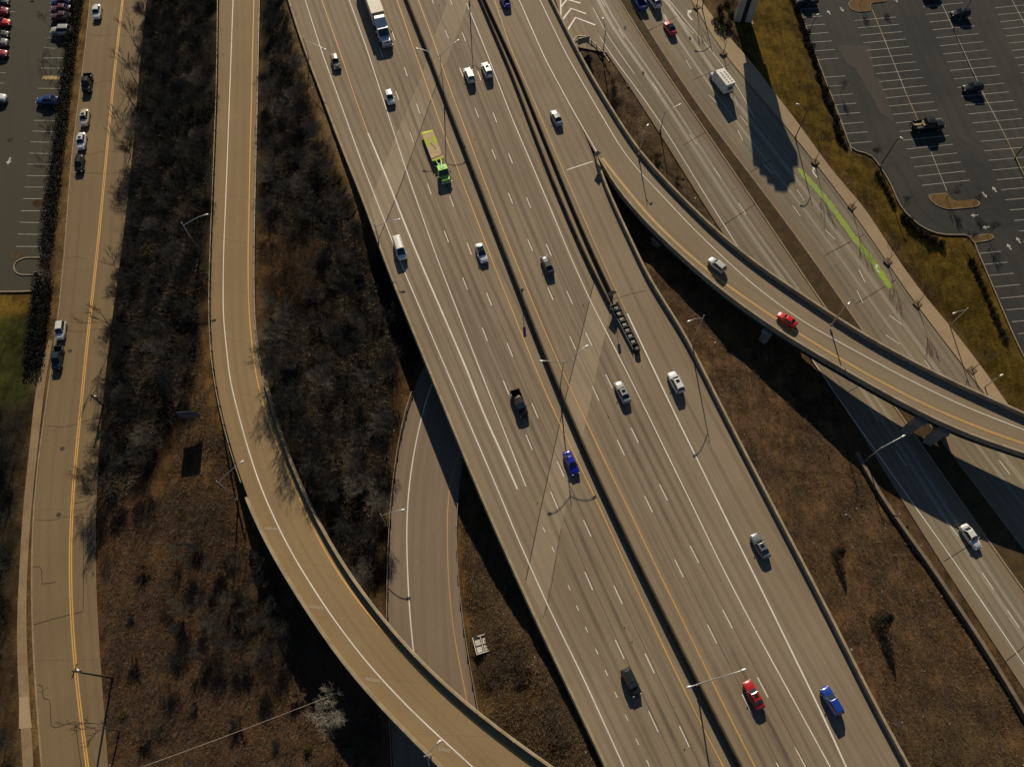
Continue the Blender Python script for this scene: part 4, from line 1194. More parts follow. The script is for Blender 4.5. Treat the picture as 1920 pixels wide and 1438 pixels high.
SPEC = {
    # stations of the lower body (x, half width, bottom, top), cabin (rear base, rear top, front top, front base, base half width, top half width, belt, roof)
    'sedan': dict(st=[(-2.42, .66, .42, .86), (-2.33, .80, .30, 1.0), (-1.9, .89, .22, 1.05), (-1.2, .915, .2, 1.02), (0, .92, .2, .98), (.9, .915, .2, .98), (1.5, .90, .22, .92), (2.05, .86, .26, .82), (2.32, .74, .34, .70), (2.42, .58, .42, .6)],
                  cab=(-1.78, -1.05, .28, .92, .80, .62, .98, 1.45), wb=(-1.42, 1.42), wr=.33),
    'suv': dict(st=[(-2.32, .74, .5, 1.0), (-2.26, .86, .35, 1.12), (-1.8, .93, .26, 1.16), (-1.0, .945, .24, 1.12), (0, .95, .24, 1.1), (.9, .94, .24, 1.1), (1.5, .93, .26, 1.06), (2.0, .89, .3, .98), (2.27, .78, .38, .86), (2.36, .62, .46, .72)],
                cab=(-2.22, -1.85, .2, 1.05, .84, .66, 1.08, 1.70), wb=(-1.4, 1.42), wr=.37),
    'hatch': dict(st=[(-2.0, .70, .45, .95), (-1.94, .82, .32, 1.05), (-1.5, .88, .24, 1.06), (-.8, .89, .22, 1.02), (0, .895, .22, 1.0), (.8, .89, .22, 1.0), (1.3, .88, .24, .96), (1.75, .84, .28, .86), (2.0, .7, .38, .74), (2.08, .56, .45, .62)],
                  cab=(-1.9, -1.5, .2, .88, .79, .62, 1.0, 1.54), wb=(-1.2, 1.28), wr=.32),
    'pickup': dict(st=[(-.55, .98, .35, 1.12), (-.2, .98, .32, 1.12), (.6, .985, .32, 1.12), (1.35, .98, .32, 1.13), (2.0, .97, .34, 1.12), (2.55, .93, .4, 1.06), (2.8, .82, .46, .9), (2.86, .7, .52, .74)],
                   cab=(-.95, -.8, .65, 1.35, .88, .70, 1.1, 1.85), wb=(-1.85, 1.85), wr=.40),
    'van': dict(st=[(-2.75, .86, .4, 1.0), (-2.68, .98, .32, 1.15), (-1.5, 1.0, .28, 1.15), (0, 1.0, .28, 1.15), (1.5, 1.0, .28, 1.15), (1.9, .98, .28, 1.14), (2.4, .94, .34, 1.04), (2.68, .82, .42, .9), (2.76, .66, .5, .74)],
                cab=(-2.66, -2.5, 1.0, 1.95, .92, .78, 1.12, 2.08), wb=(-1.7, 1.75), wr=.37),
}
_cm = {}
def quad_panel(c, inset, out):
    """panel inset in the quad c and lifted along its normal"""
    c = [Vector(v) for v in c]; m_ = sum(c, Vector()) / 4
    n = (c[1] - c[0]).cross(c[2] - c[0]).normalized()
    q = [v + (m_ - v).normalized() * inset + n * out for v in c]
    return q
def car_meshes(kind):
    if kind in _cm: return _cm[kind]
    S = SPEC[kind]; D = {}
    rings = [body_ring(*s) for s in S['st']]
    m = MB(); m.add(*loft(rings))
    if kind == 'pickup':
        for s in (-1, 1):
            m.box((-1.72, s * .93, .82), (2.4, .12, .62))
        m.box((-2.88, 0, .82), (.1, 1.96, .62)); m.box((-.6, 0, .82), (.12, 1.8, .62))
        m.box((-1.75, 0, .55), (2.3, 1.8, .14)); m.box((-2.97, 0, .5), (.12, 1.7, .2))
    D['body'] = m.mesh("body", [M_TRIM], True)
    xr0, xr1, xf1, xf0, wb_, wt, zb, zr = S['cab']
    zb -= .05
    base = [(xr0, wb_, zb), (xf0, wb_, zb), (xf0, -wb_, zb), (xr0, -wb_, zb)]
    top = [(xr1, wt, zr), (xf1, wt, zr), (xf1, -wt, zr), (xr1, -wt, zr)]
    xm = (xr1 + xf1) / 2
    m = MB()
    vs = base + top + [(xr1 + .12, 0, zr + .05), (xf1 - .1, 0, zr + .05)]
    m.add(vs, [(0, 1, 5, 4), (1, 2, 6, 5), (2, 3, 7, 6), (3, 0, 4, 7), (4, 5, 9, 8), (5, 6, 9), (6, 7, 8, 9), (7, 4, 8)])
    D['roof'] = m.mesh("roof", [M_TRIM])
    def pan(name, idx, inset, out=.014):
        mm = MB(); q = quad_panel([vs[i] for i in idx], inset, out)
        mm.quad(*q); D[name] = mm.mesh(name, [M_GLASS])
    pan('windscreen', (2, 1, 5, 6), .10); pan('rear_window', (0, 3, 7, 4), .12)
    # wind the panels outward
    for nm, idx in (('side_window', (1, 0, 4, 5)), ('side_window_r', (3, 2, 6, 7))):
        pan(nm, idx, .09)
    xs = S['st']; fx, bx = xs[-1][0], xs[0][0]
    hz = xs[-2][3] - .05; bz = xs[1][3] - .16
    if kind == 'pickup': bx = -2.94; bz = .95
    hwF = xs[-2][1]; hwB = .84 if kind == 'pickup' else xs[1][1]
    D['headlight'] = MB().box((0, 0, 0), (.22, .34, .13), 0, .8).mesh("headlight", [M_HEAD])
    D['tail_light'] = MB().box((0, 0, 0), (.12, .26, .2 if kind in ('sedan', 'hatch') else .36), 0, .8).mesh("tail_light", [M_TAIL])
    m = MB(); m.box((0, 0, 0), (.14, .24, .15), 0, .75); D['mirror'] = m.mesh("mirror", [M_TRIM])
    D['bumper'] = MB().box((0, 0, 0), (.14, 1.3, .16), 0, .9).mesh("bumper", [M_TRIM])
    wr = S['wr']
    m = MB(); m.tube([(0, -.11, 0), (0, .11, 0)], wr, 16); m.mi = 1
    m.tube([(0, .112, 0), (0, .118, 0)], wr * .62, 10); m.tube([(0, -.118, 0), (0, -.112, 0)], wr * .62, 10)
    D['wheel'] = m.mesh("wheel", [M_TYRE, M_RIM])
    m = MB(); m.box((0, 0, 0), (.62, .7, .03)); D['sunroof'] = m.mesh("sunroof", [M_GLASS])
    m = MB()
    D['roof_rail'] = MB().box((0, 0, 0), (abs(xf1 - xr1) * .85, .05, .06)).mesh("roof_rail", [M_TRIM])
    D['_'] = (fx, bx, hz, bz, hwF, hwB, wr, S)
    _cm[kind] = D
    return D

def build_car(kind, loc, rz, colour, name, label, cat, group=None, sunroof=False, rails=False, load=None, scale=1.12, dark_roof=False):
    D = car_meshes(kind); fx, bx, hz, bz, hwF, hwB, wr, S = D['_']
    r = empty(name, loc, rz, label, cat, group); r.scale = (scale, scale, scale * 1.2)
    P = car_paint(colour)
    put("body", D['body'], r, mats=[P])
    put("roof", D['roof'], r, mats=[M_GLASS if dark_roof else P])
    for n_ in ('windscreen', 'rear_window', 'side_window', 'side_window_r'):
        put(n_.replace('_r', '') if n_.endswith('_r') else n_, D[n_], r)
    for s in (-1, 1):
        put("headlight", D['headlight'], r, (fx - .17, s * (hwF - .14), hz), s * -.25)
        put("tail_light", D['tail_light'], r, (bx + .05, s * (hwB - .16), bz))
        put("mirror", D['mirror'], r, (S['cab'][3] - .2, s * (S['st'][4][1] + .08), S['cab'][6] + .04), mats=[P])
        for x in S['wb']:
            put("wheel", D['wheel'], r, (x, s * (S['st'][4][1] - .10), wr))
    put("bumper", D['bumper'], r, (fx - .06, 0, S['st'][-1][2] + .02))
    xr0, xr1, xf1, xf0, wb_, wt, zb, zr = S['cab']
    if sunroof: put("sunroof", D['sunroof'], r, (xf1 - .55, 0, zr + .055))
    if rails:
        for s in (-1, 1): put("roof_rail", D['roof_rail'], r, ((xf1 + xr1) / 2, s * wt * .86, zr + .05))
    if load:
        for (x, y, z, sx, sy, sz, q, mm) in load:
            m = MB(); m.box((0, 0, 0), (sx, sy, sz), q)
            o = m.build("cargo", mm, r, loc=(x, y, z))
    return r

def heading(P, q):
    i = min(range(len(P)), key=lambda k: (P[k].xy - q.xy).length)
    s, d = side(P, i)
    return math.atan2(d.y, d.x)
def on_road(px, py, P, fwd, zroad, mid=.75, surf=None):
    q = W(px, py, zroad + mid); q.z = zroad + .02
    if surf is not None:
        z = surf_z(surf, q)
        if z is not None: q = W(px, py, z + mid); q.z = z + .02
    a = heading(P, q) + (0 if fwd else math.pi)
    return q, a

WHT, SIL, GRY, DGR, BLK = (.72, .71, .68), (.42, .42, .41), (.16, .165, .17), (.05, .052, .055), (.012, .013, .014)
# traced lines run from the top of the photo to the bottom, so fwd=True drives towards the bottom
CS = lambda y: float(np.interp(y, [0, 300, 1300], [1.02, .96, .90]))
HWC = [
    (629, 116, True, 'sedan', (.20, .165, .10), "tan_car", "tan sedan beside the yellow line near the top left of the highway", "car", {}),
    (731, 184, True, 'hatch', WHT, "white_car", "white hatchback in the lane behind the green flatbed truck", "car", {}),
    (750, 468, True, 'van', (.76, .73, .66), "van", "white van with roof load rails close to the left parapet", "van", dict(rails=True)),
    (903, 475, True, 'sedan', (.74, .73, .70), "white_car", "white sedan with a dark glass roof left of the median barrier", "car", dict(dark_roof=True)),
    (974, 757, True, 'pickup', BLK, "pickup_truck", "black pickup truck with yellowish junk in its bed", "pickup truck", dict(load=[(-1.2, .2, .8, .7, .9, .25, .5, 'y'), (-1.0, -.4, .85, .5, .5, .3, 1.0, 'y')])),
    (1071, 868, True, 'sedan', (.008, .012, .30), "blue_car", "vivid blue sedan beside the median barrier", "car", {}),
    (1183, 1278, True, 'suv', (.016, .022, .018), "dark_car", "near black green suv low down on the left carriageway", "car", {}),
    (880, 142, False, 'suv', (.70, .66, .58), "white_car", "left of the two white suvs driving side by side near the top", "car", {}),
    (913, 132, False, 'suv', WHT, "white_car", "right of the two white suvs driving side by side near the top", "car", dict(sunroof=True)),
    (1043, 221, False, 'sedan', (.30, .30, .31), "silver_car", "dark silver sedan in the exit lane above the flyover split", "car", {}),
    (1026, 497, False, 'sedan', (.055, .054, .056), "grey_car", "dark grey sedan right of the median above the crash cushion", "car", {}),
    (1167, 735, False, 'sedan', (.36, .35, .33), "silver_car", "silver sedan with a black sunroof below the crash cushion", "car", dict(sunroof=True)),
    (1267, 717, False, 'suv', (.70, .69, .68), "white_car", "white suv in the lane next to the right highway parapet", "car", dict(sunroof=True)),
    (1425, 1023, False, 'sedan', (.14, .155, .17), "grey_car", "slate grey sedan in the rightmost highway lane", "car", dict(sunroof=True)),
    (1413, 1302, False, 'sedan', (.42, .014, .012), "red_car", "dark red sedan beside the lowest median lamp", "car", dict(sunroof=True)),
    (1559, 1314, False, 'suv', (.01, .045, .30), "blue_car", "bright blue suv at the bottom right of the highway", "car", {}),
    (947, 2, False, 'sedan', (.03, .02, .30), "blue_car", "purple blue car at the top edge in the exit lane", "car", {}),
]
M_JUNK = mottled("yellowish_junk", (.42, .36, .16), (.2, .16, .07), 3, .8)
M_JUNK2 = mottled("tan_planks", (.50, .36, .18), (.35, .24, .12), 3, .8)
for px, py, fwd, kind, colr, nm, lab, cat, kw in HWC:
    q, a = on_road(px, py, median, fwd, 7.0)
    if 'load' in kw: kw = dict(kw, load=[t[:7] + (M_JUNK,) for t in kw['load']])
    build_car(kind, q, a, colr, nm, lab, cat, scale=CS(py), **kw)
q, a = on_road(1344, 497, fly_right, False, Z_FLY(1344, 0), surf=fdeck); build_car('suv', q, a, (.50, .50, .48), "silver_car", "silver car climbing the flyover above the red car", "car", scale=.86)
q, a = on_road(1476, 599, fly_right, False, Z_FLY(1476, 0), surf=fdeck); build_car('sedan', q, a, (.62, .012, .012), "red_car", "bright red sedan on the flyover", "car", scale=.84)
q, a = on_road(1820, 1006, frl_r, True, .48, surf=front); build_car('sedan', q, a, (.70, .68, .63), "white_car", "white sedan leaving the shadow of the flyover", "car", scale=.94)
q, a = on_road(1197, 2, frr_l, False, Z_FR(0, 6), surf=front); build_car('pickup', q, a, (.015, .10, .28), "pickup_truck", "blue pickup truck at the top edge of the frontage road", "pickup truck")
q, a = on_road(1226, 2, frr_l, False, Z_FR(0, 6), surf=front); build_car('suv', q, a, (.62, .61, .58), "white_car", "white suv at the top edge beside the blue pickup truck", "car")
q, a = on_road(1256, 53, frr_l, False, Z_FR(0, 50), surf=front); build_car('sedan', q, a, (.55, .03, .025), "red_car", "red car with a black roof on the frontage road", "car", dark_roof=True, scale=.98)
PK = [
    (182, 24, 'sedan', (.66, .64, .60), "white_car", "white sedan parked at the street kerb near the top", "car", {}),
    (164, 158, 'pickup', BLK, "pickup_truck", "black pickup truck parked at the head of the row on the street", "pickup truck", {}),
    (159, 222, 'sedan', (.56, .48, .36), "beige_car", "cream sedan parked behind the black pickup truck on the street", "car", dict(sunroof=True)),
    (153, 266, 'sedan', (.66, .66, .66), "white_car", "white sedan parked between the cream sedan and a black car", "car", dict(sunroof=True)),
    (149, 308, 'sedan', (.010, .012, .012), "black_car", "black car parked last below the two pale sedans on the street", "car", {}),
    (114, 620, 'suv', (.66, .65, .62), "white_car", "white suv parked on the street beside the lawn", "car", {}),
    (108, 672, 'pickup', (.018, .032, .045), "pickup_truck", "dark blue pickup truck parked in front of the white suv on the street", "pickup truck", {}),
]
for px, py, kind, colr, nm, lab, cat, kw in PK:
    q, a = on_road(px, py, street_l, True, 1.5); build_car(kind, q, a, colr, nm, lab, cat, scale=float(np.interp(py, [20, 300, 640], [1.06, 1.0, .88])), **kw)
LP = [
    (116, 5, 'sedan', (.012, .02, .06), "black_car", "dark blue car at the top of the left car park row", "car", math.pi),
    (115, 19, 'sedan', (.10, .012, .015), "maroon_car", "maroon car between the dark blue and the dark brown car", "car", math.pi),
    (116, 33, 'sedan', (.055, .016, .02), "maroon_car", "dark maroon car next to the silver suv in the left car park", "car", math.pi),
    (116, 60, 'suv', (.42, .40, .33), "silver_car", "silver suv in the left car park next to the maroon cars", "car", math.pi),
    (90, 190, 'sedan', (.012, .03, .14), "blue_car", "blue car parked alone in the left car park", "car", math.pi),
    (-2, 5, 'sedan', (.02, .02, .022), "black_car", "black car in the top left corner", "car", 0),
    (-3, 22, 'sedan', (.22, .02, .02), "red_car", "dull red car second from the top left corner", "car", 0),
    (0, 44, 'sedan', (.62, .012, .015), "red_car", "bright red car at the left edge", "car", 0),
    (-3, 66, 'sedan', (.03, .028, .025), "black_car", "black car at the left edge below the bright red car", "car", 0),
    (-4, 82, 'suv', (.20, .18, .15), "grey_car", "grey suv at the left edge above a red car", "car", 0),
    (-6, 102, 'sedan', (.28, .02, .02), "red_car", "red car at the left edge lowest of its row", "car", 0),
    (-8, 186, 'suv', (.64, .63, .60), "white_car", "white car just poking in at the left edge", "car", 0),
]
for px, py, kind, colr, nm, lab, cat, a in LP:
    q = W(px, py, 2.0); q.z = 1.32; build_car(kind, q, a + .02, colr, nm, lab, cat)
for px, py, kind, colr, nm, lab, a in (
        (1800, 27, 'suv', (.014, .016, .016), "black_car", "black suv parked by a lamp near the top right", .12 + math.pi),
        (1823, 166, 'suv', (.012, .014, .014), "black_car", "black suv parked alone right of the centre line", .12 + math.pi),
        (1748, -8, 'sedan', (.012, .014, .014), "black_car", "black car cut by the top edge of the right car park", .12),
        (1511, 3, 'pickup', (.014, .018, .018), "pickup_truck", "dark pickup truck at the top corner of the right car park", .12 + math.pi)):
    q = W(px, py, Z_LOT(px, py) + .7); q.z -= .68; build_car(kind, q, a, colr, nm, lab, "pickup truck" if kind == 'pickup' else "car", scale=.98)
# work truck with planks
q = W(1740, 236, Z_LOT(0, 236) + 1.0); q.z -= .98
build_car('pickup', q, .12, (.010, .011, .011), "pickup_truck", "black work truck with planks and gear piled in its bed in the right car park", "pickup truck", scale=1.25,
          load=[(-2.1, .1, .95, 1.3, .35, .2, 0, M_JUNK2), (-1.1, 0, 1.0, .4, .9, .35, .3, M_JUNK2), (-1.6, -.55, .9, 1.6, .2, .2, 0, M_RIM), (-.95, .5, 1.05, .5, .4, .4, .2, M_JUNK)])

WHEEL = MB(); WHEEL.tube([(0, -.15, 0), (0, .15, 0)], .5, 16); WHEEL.mi = 1
WHEEL.tube([(0, .152, 0), (0, .16, 0)], .3, 10); WHEEL.tube([(0, -.16, 0), (0, -.152, 0)], .3, 10)
WHEEL = WHEEL.mesh("wheel", [M_TYRE, M_RIM])
def wheels(r, xs, hw):
    for x in xs:
        for s in (-1, 1): put("wheel", WHEEL, r, (x, s * hw, .5))
def rbox(m, x0, x1, hw0, hw1, z0, z1, xs=0, xe=0):
    """box with its top pulled in at the ends"""
    m.add([(x0, hw0, z0), (x1, hw0, z0), (x1, -hw0, z0), (x0, -hw0, z0), (x0 + xs, hw1, z1), (x1 - xe, hw1, z1), (x1 - xe, -hw1, z1), (x0 + xs, -hw1, z1)],
          [(3, 2, 1, 0), (4, 5, 6, 7), (0, 1, 5, 4), (1, 2, 6, 5), (2, 3, 7, 6), (3, 0, 4, 7)])
# semi truck: the front bumper is at x=0
q, a = on_road(727, 90, median, True, 7.0, .5)
r = empty("semi_truck", q, a, "white semi truck with a long pale box trailer at the top of the highway", "truck"); r.scale = (1.15,) * 3
WP = car_paint((.60, .60, .60))
m = MB(); rbox(m, -1.9, -.1, 1.0, .85, .6, 1.75, 0, .25); m.build("hood", WP, r)
m = MB(); rbox(m, -4.6, -1.85, 1.2, 1.1, .6, 3.0, 0, .75); m.build("cab", WP, r)
m = MB(); rbox(m, -5.4, -3.0, 1.18, 1.02, 2.9, 4.0, 0, 1.6); m.build("roof_fairing", WP, r)
m = MB(); m.quad(*quad_panel([(-1.85, -1.2, 1.75), (-1.85, 1.2, 1.75), (-2.6, 1.1, 3.0), (-2.6, -1.1, 3.0)], .16, .03)); m.build("windscreen", M_GLASS, r)
m = MB(); m.box((-.08, 0, .75), (.2, 2.3, .4)); m.build("bumper", M_STEEL, r)
m = MB(); m.box((-.3, 0, 1.1), (.1, 1.2, .8)); m.build("grille", M_TRIM, r)
for s in (-1, 1):
    m = MB(); m.box((-2.2, s * 1.5, 2.2), (.12, .25, .7)); m.build("mirror", M_TRIM, r)
    m = MB(); m.tube([(-4.8, s * 1.05, .8), (-3.2, s * 1.05, .8)], .32, 10); m.build("fuel_tank", M_STEEL, r, True)
    m = MB(); m.box((-.2, s * .85, 1.1), (.2, .3, .25)); m.build("headlight", M_HEAD, r)
m = MB(); m.box((-6.0, 0, .95), (6.0, .9, .3)); m.build("chassis", M_TRIM, r)
M_TRL = mottled("trailer_white", (.68, .60, .49), (.60, .52, .41), .4, .6, 3, .12, .05)
m = MB(); m.box((-14.4, 0, 2.65), (16.2, 2.6, 2.85)); m.build("trailer", M_TRL, r)
m = MB(); m.box((-6.28, 0, 2.9), (.04, 2.3, 2.2)); m.build("trailer_front", plain("trailer_front_grey", (.12, .11, .10), .6), r)
wheels(r, (-1.2, -6.3, -7.6, -19.6, -20.9), 1.1)
# green flatbed
q, a = on_road(838, 345, median, True, 7.0, .5)
r = empty("flatbed_truck", q, a + .02, "lime green flatbed truck with a long empty wooden deck", "truck"); r.scale = (1.06,) * 3
LIME = car_paint((.20, .52, .02)); LIMED = mottled("lime_deck_paint", (.42, .48, .03), (.34, .36, .04), .8, .8)
m = MB(); rbox(m, -1.5, -.05, .95, .82, .55, 1.35, 0, .2); m.build("hood", LIME, r)
m = MB(); rbox(m, -3.5, -1.45, 1.08, .95, .55, 2.35, .1, .65); m.build("cab", LIME, r)
m = MB(); m.quad(*quad_panel([(-1.45, -1.08, 1.35), (-1.45, 1.08, 1.35), (-2.1, .95, 2.35), (-2.1, -.95, 2.35)], .14, .03)); m.build("windscreen", M_GLASS, r)
m = MB(); m.box((-2.75, 0, 2.37), (.75, .8, .05)); m.build("roof_panel", plain("roof_green", (.12, .38, .02), .4, 0, .5), r)
m = MB(); m.box((-.05, 0, .7), (.2, 2.1, .35)); m.build("bumper", M_STEEL, r)
m = MB(); m.box((-8, 0, .75), (9.5, .9, .3)); m.build("chassis", M_TRIM, r)
for s in (-1, 1):
    m = MB(); m.tube([(-3.7, s * .12, 1.3), (-6.0, s * .55, 1.15)], .07, 6); m.build("gooseneck_bar", LIME, r)
    m = MB(); m.box((-1.7, s * 1.3, 1.7), (.1, .22, .4)); m.build("mirror", M_TRIM, r)
    m = MB(); m.box((-.1, s * .75, .95), (.2, .3, .2)); m.build("headlight", M_HEAD, r)
M_DECK = mottled("pale_deck_planks", (.50, .37, .20), (.40, .28, .14), 1.5, .8, 6, .25, .2)
m = MB(); m.box((-8.2, 0, 1.05), (4.2, 2.45, .16)); m.build("deck", M_DECK, r)
m = MB(); m.box((-6.1, 0, 1.08), (.35, 2.5, .3)); m.build("headboard", LIMED, r)
m = MB(); m.box((-11.3, .85, 1.03), (2.0, .75, .14)); m.box((-11.3, -.85, 1.03), (2.0, .75, .14)); m.build("side_deck", LIMED, r)
m = MB(); m.box((-11.3, 0, 1.02), (2.0, .9, .12)); m.build("deck", M_DECK, r)
m = MB(); m.box((-13.0, 0, 1.0), (1.4, 2.4, .14)); m.build("tail_deck", M_DECK, r)
m = MB(); m.box((-14.1, 0, .85), (.8, 2.4, .14), M=Matrix.Rotation(-.3, 3, 'Y')); m.build("ramp", LIMED, r)
m = MB(); m.box((-9.8, .1, 1.15), (2.2, .12, .06), .3); m.build("chain", M_TRIM, r)
for x in (-1.1, -4.6, -10.8, -12.0): 
    for s in (-1, 1): put("wheel", WHEEL, r, (x, s * .95, .5), scale=(.9, .9, .9))
# small box truck
q, a = on_road(1352, 150, frr_l, False, Z_FR(0, 150), 1.6, front)
r = empty("box_truck", q, a, "white box truck on the frontage road beside the big sign shadow", "truck"); r.scale = (1.05,) * 3
BW = mottled("box_white", (.70, .67, .60), (.62, .58, .51), .6, .5, 3, .1, .0)
m = MB(); rbox(m, -3.4, 1.1, 1.15, 1.12, .75, 3.15, .02, .05); m.build("box_body", BW, r)
m = MB(); rbox(m, 1.0, 2.4, 1.0, .85, .45, 2.1, 0, .55); m.build("cab", WP, r)
m = MB(); rbox(m, 2.3, 3.2, .95, .82, .45, 1.2, 0, .15); m.build("hood", WP, r)
m = MB(); rbox(m, 1.0, 1.9, 1.1, 1.0, 2.1, 3.1, 0, .35); m.build("overcab", BW, r)
m = MB(); m.quad(*quad_panel([(2.4, -1.0, 1.2), (2.4, 1.0, 1.2), (1.85, .85, 2.1), (1.85, -.85, 2.1)], .12, .03)); m.build("windscreen", M_GLASS, r)
for k in range(5):
    for s in (-.55, .3):
        m = MB(); m.box((-2.7 + k * .75, s, 3.17), (.35, .28, .06)); m.build("roof_vent", M_KERB, r)
m = MB(); m.box((-3.42, 0, 2.0), (.04, 1.2, .8)); m.build("rear_window", M_GLASS, r)
m = MB(); m.box((-3.5, 0, .6), (.2, 2.1, .2)); m.build("bumper", M_TRIM, r)
for x in (-2.1, 2.2):
    for s in (-1, 1): put("wheel", WHEEL, r, (x, s * .95, .42), scale=(.84, .9, .84))

# ------------------------------------------------------------------ vegetation
def prism(m, a, b, r0, r1):
    d = (b - a)
    if d.length < 1e-4: return
    d.normalize()
    s = d.cross(Vector((.3, .2, .93))).normalized(); t = d.cross(s)
    vs = []
    for c, r in ((a, r0), (b, r1)):
        for k in range(3):
            q = 2.094 * k
            vs.append(c + (s * math.cos(q) + t * math.sin(q)) * r)
    m.add(vs, [(0, 1, 4, 3), (1, 2, 5, 4), (2, 0, 3, 5)])

def bare_tree(seed, H=9.0, spread=1.0, levels=4, dens=1.0, twig=.0125):
    R = random.Random(seed)
    T = MB(); Cw = MB()
    def grow(p, d, Lg, r, lev):
        n = 3 if lev < 3 else 2
        q = p; dd = d.copy(); mbuf = T if lev == 0 else Cw
        kids = []
        for k in range(n):
            dd = (dd + Vector((R.uniform(-1, 1), R.uniform(-1, 1), R.uniform(-.4, .8))) * (.10 if lev == 0 else .20)).normalized()
            e = q + dd * Lg / n
            r0 = r * (1 - .22 * k); r1 = r * (1 - .22 * (k + 1))
            if lev == 0: mbuf.tube([q, e], [r0, r1], 6, False)
            else: prism(mbuf, q, e, max(r0, twig), max(r1, twig * .8))
            kids.append((e, dd.copy(), r1)); q = e
        if lev >= levels: return
        cnt = {0: 7, 1: 6, 2: 7, 3: 6}[lev] * dens
        for _ in range(int(cnt + R.random())):
            e, d0, r1 = kids[min(n - 1, R.choice((0, 1, 1, 2, 2, 2)))] if lev else kids[R.choice((1, 2, 2))]
            ang = R.uniform(0, 6.28); tilt = R.uniform(.45, 1.05) * spread
            ax_ = d0.cross(Vector((math.cos(ang), math.sin(ang), .2)))
            if ax_.length < .05: continue
            nd = Matrix.Rotation(tilt, 3, ax_.normalized()) @ d0
            nd = (nd + Vector((0, 0, .18))).normalized()
            grow(e, nd, Lg * R.uniform(.55, .8), r1 * .6, lev + 1)
    grow(Vector((0, 0, -.3)), Vector((R.uniform(-.06, .06), R.uniform(-.06, .06), 1)).normalized(), H * .42, .028 * H / 2 + .02, 0)
    return T, Cw

def add_leaves(m, cen, rad, n, size, R):
    for _ in range(n):
        while True:
            v = Vector((R.uniform(-1, 1), R.uniform(-1, 1), R.uniform(-1, 1)))
            if .15 < v.length < 1: break
        p = cen + Vector((v.x * rad[0], v.y * rad[1], v.z * rad[2]))
        a = Vector((R.uniform(-1, 1), R.uniform(-1, 1), R.uniform(-1, 1))).normalized()
        b = a.cross(Vector((R.uniform(-1, 1), R.uniform(-1, 1), R.uniform(-1, 1)))).normalized()
        s = size * R.uniform(.5, 1.3)
        m.add([p, p + a * s, p + a * s * .6 + b * s * .6], [(0, 1, 2)])

TREES = []
for i in range(6):
    T, Cw = bare_tree(100 + i, 9.0, 1.0, 4, 1.0)
    TREES.append((T.mesh("trunk", [M_BARK], True), Cw.mesh("crown", [M_TWIG])))
SMALL = []
for i in range(4):
    T, Cw = bare_tree(200 + i, 6.0, .8, 3, .9, .02)
    SMALL.append((T.mesh("trunk", [M_BARK], True), Cw.mesh("crown", [M_BARK])))
SPARSE = []
for i in range(4):
    T, Cw = bare_tree(400 + i, 10.0, .55, 3, .55, .032)
    SPARSE.append((T.mesh("trunk", [M_BARK], True), Cw.mesh("crown", [M_BARK])))
RUSS = []
for i in range(2):
    T, Cw = bare_tree(300 + i, 7.0, 1.1, 3, 1.0)
    R_ = random.Random(i)
    add_leaves(Cw, Vector((0, 0, 4.6)), (3.1, 3.1, 2.3), 5200, .13, R_)
    RUSS.append((T.mesh("trunk", [M_BARK], True), Cw.mesh("crown", [M_TWIGR])))

def tree(loc, kind, i, s, rz, label, group=None, mats=None, name="bare_tree", zs=1.0):
    r = empty(name, loc, rz, label, "tree", group); r.scale = (s, s, s * zs)
    t, c_ = kind[i % len(kind)]
    put("trunk", t, r); put("crown", c_, r, mats=mats)
    return r

def scatter(polypx, spacing, tries, margin=None):
    xs = [p[0] for p in polypx]; ys = [p[1] for p in polypx]
    out = []
    for _ in range(tries):
        x = random.uniform(min(xs), max(xs)); y = random.uniform(min(ys), max(ys))
        if not inside(polypx, np.array([[x]]), np.array([[y]]))[0, 0]: continue
        q = on_ground(x, y)
        i, j = cell(q.x, q.y)
        if ROADCELL[j, i] or INHW[j, i] or INRAMP[j, i]: continue
        if all((q.xy - o.xy).length > spacing for o in out): out.append(q)
    return out
LEFT_WOOD = [(262, -60), (398, -60), (398, 170), (390, 330), (380, 540), (360, 690), (330, 780), (280, 880), (225, 940), (200, 950), (192, 900), (205, 780), (222, 640), (236, 500), (250, 350), (260, 180)]
MID_WOOD = [(506, -60), (525, -60), (540, 60), (590, 240), (645, 400), (685, 480), (740, 620), (745, 700), (735, 800), (715, 980), (690, 1080), (640, 1010), (570, 850), (524, 730), (508, 620), (506, 300)]
CORNER = [(-40, 800), (40, 790), (30, 960), (15, 1080), (-40, 1090)]
n_tree = 0
TW_L = [None] * 9 + [[M_TWIGL]] + [[M_TWIGW]]
TW_M = [None] * 6 + [[M_TWIGL]] * 2 + [[M_TWIGW]]
for q in scatter(LEFT_WOOD, 3.7, 2200):
    tree(q, TREES, n_tree, random.uniform(.55, .85), random.uniform(0, 6.28), "bare grey tree in the dense dark wood between the street and the left ramp", "bare trees of the wood beside the street", random.choice(TW_L)); n_tree += 1
for q in scatter(MID_WOOD, 3.7, 2200):
    px, py = PX(q)
    if inside([(480, 450), (600, 460), (590, 560), (480, 560)], np.array([[px]]), np.array([[py]]))[0, 0]:
        continue
    tree(q, TREES, n_tree, random.uniform(.5, .82), random.uniform(0, 6.28), "bare grey tree in the wood between the left ramp and the highway", "bare trees of the wood beside the highway", random.choice(TW_M)); n_tree += 1
for q in scatter(CORNER, 3.4, 300):
    tree(q, TREES, n_tree, random.uniform(.5, .7), random.uniform(0, 6.28), "bare dark tree in the small wood left of the street", "bare trees left of the street"); n_tree += 1
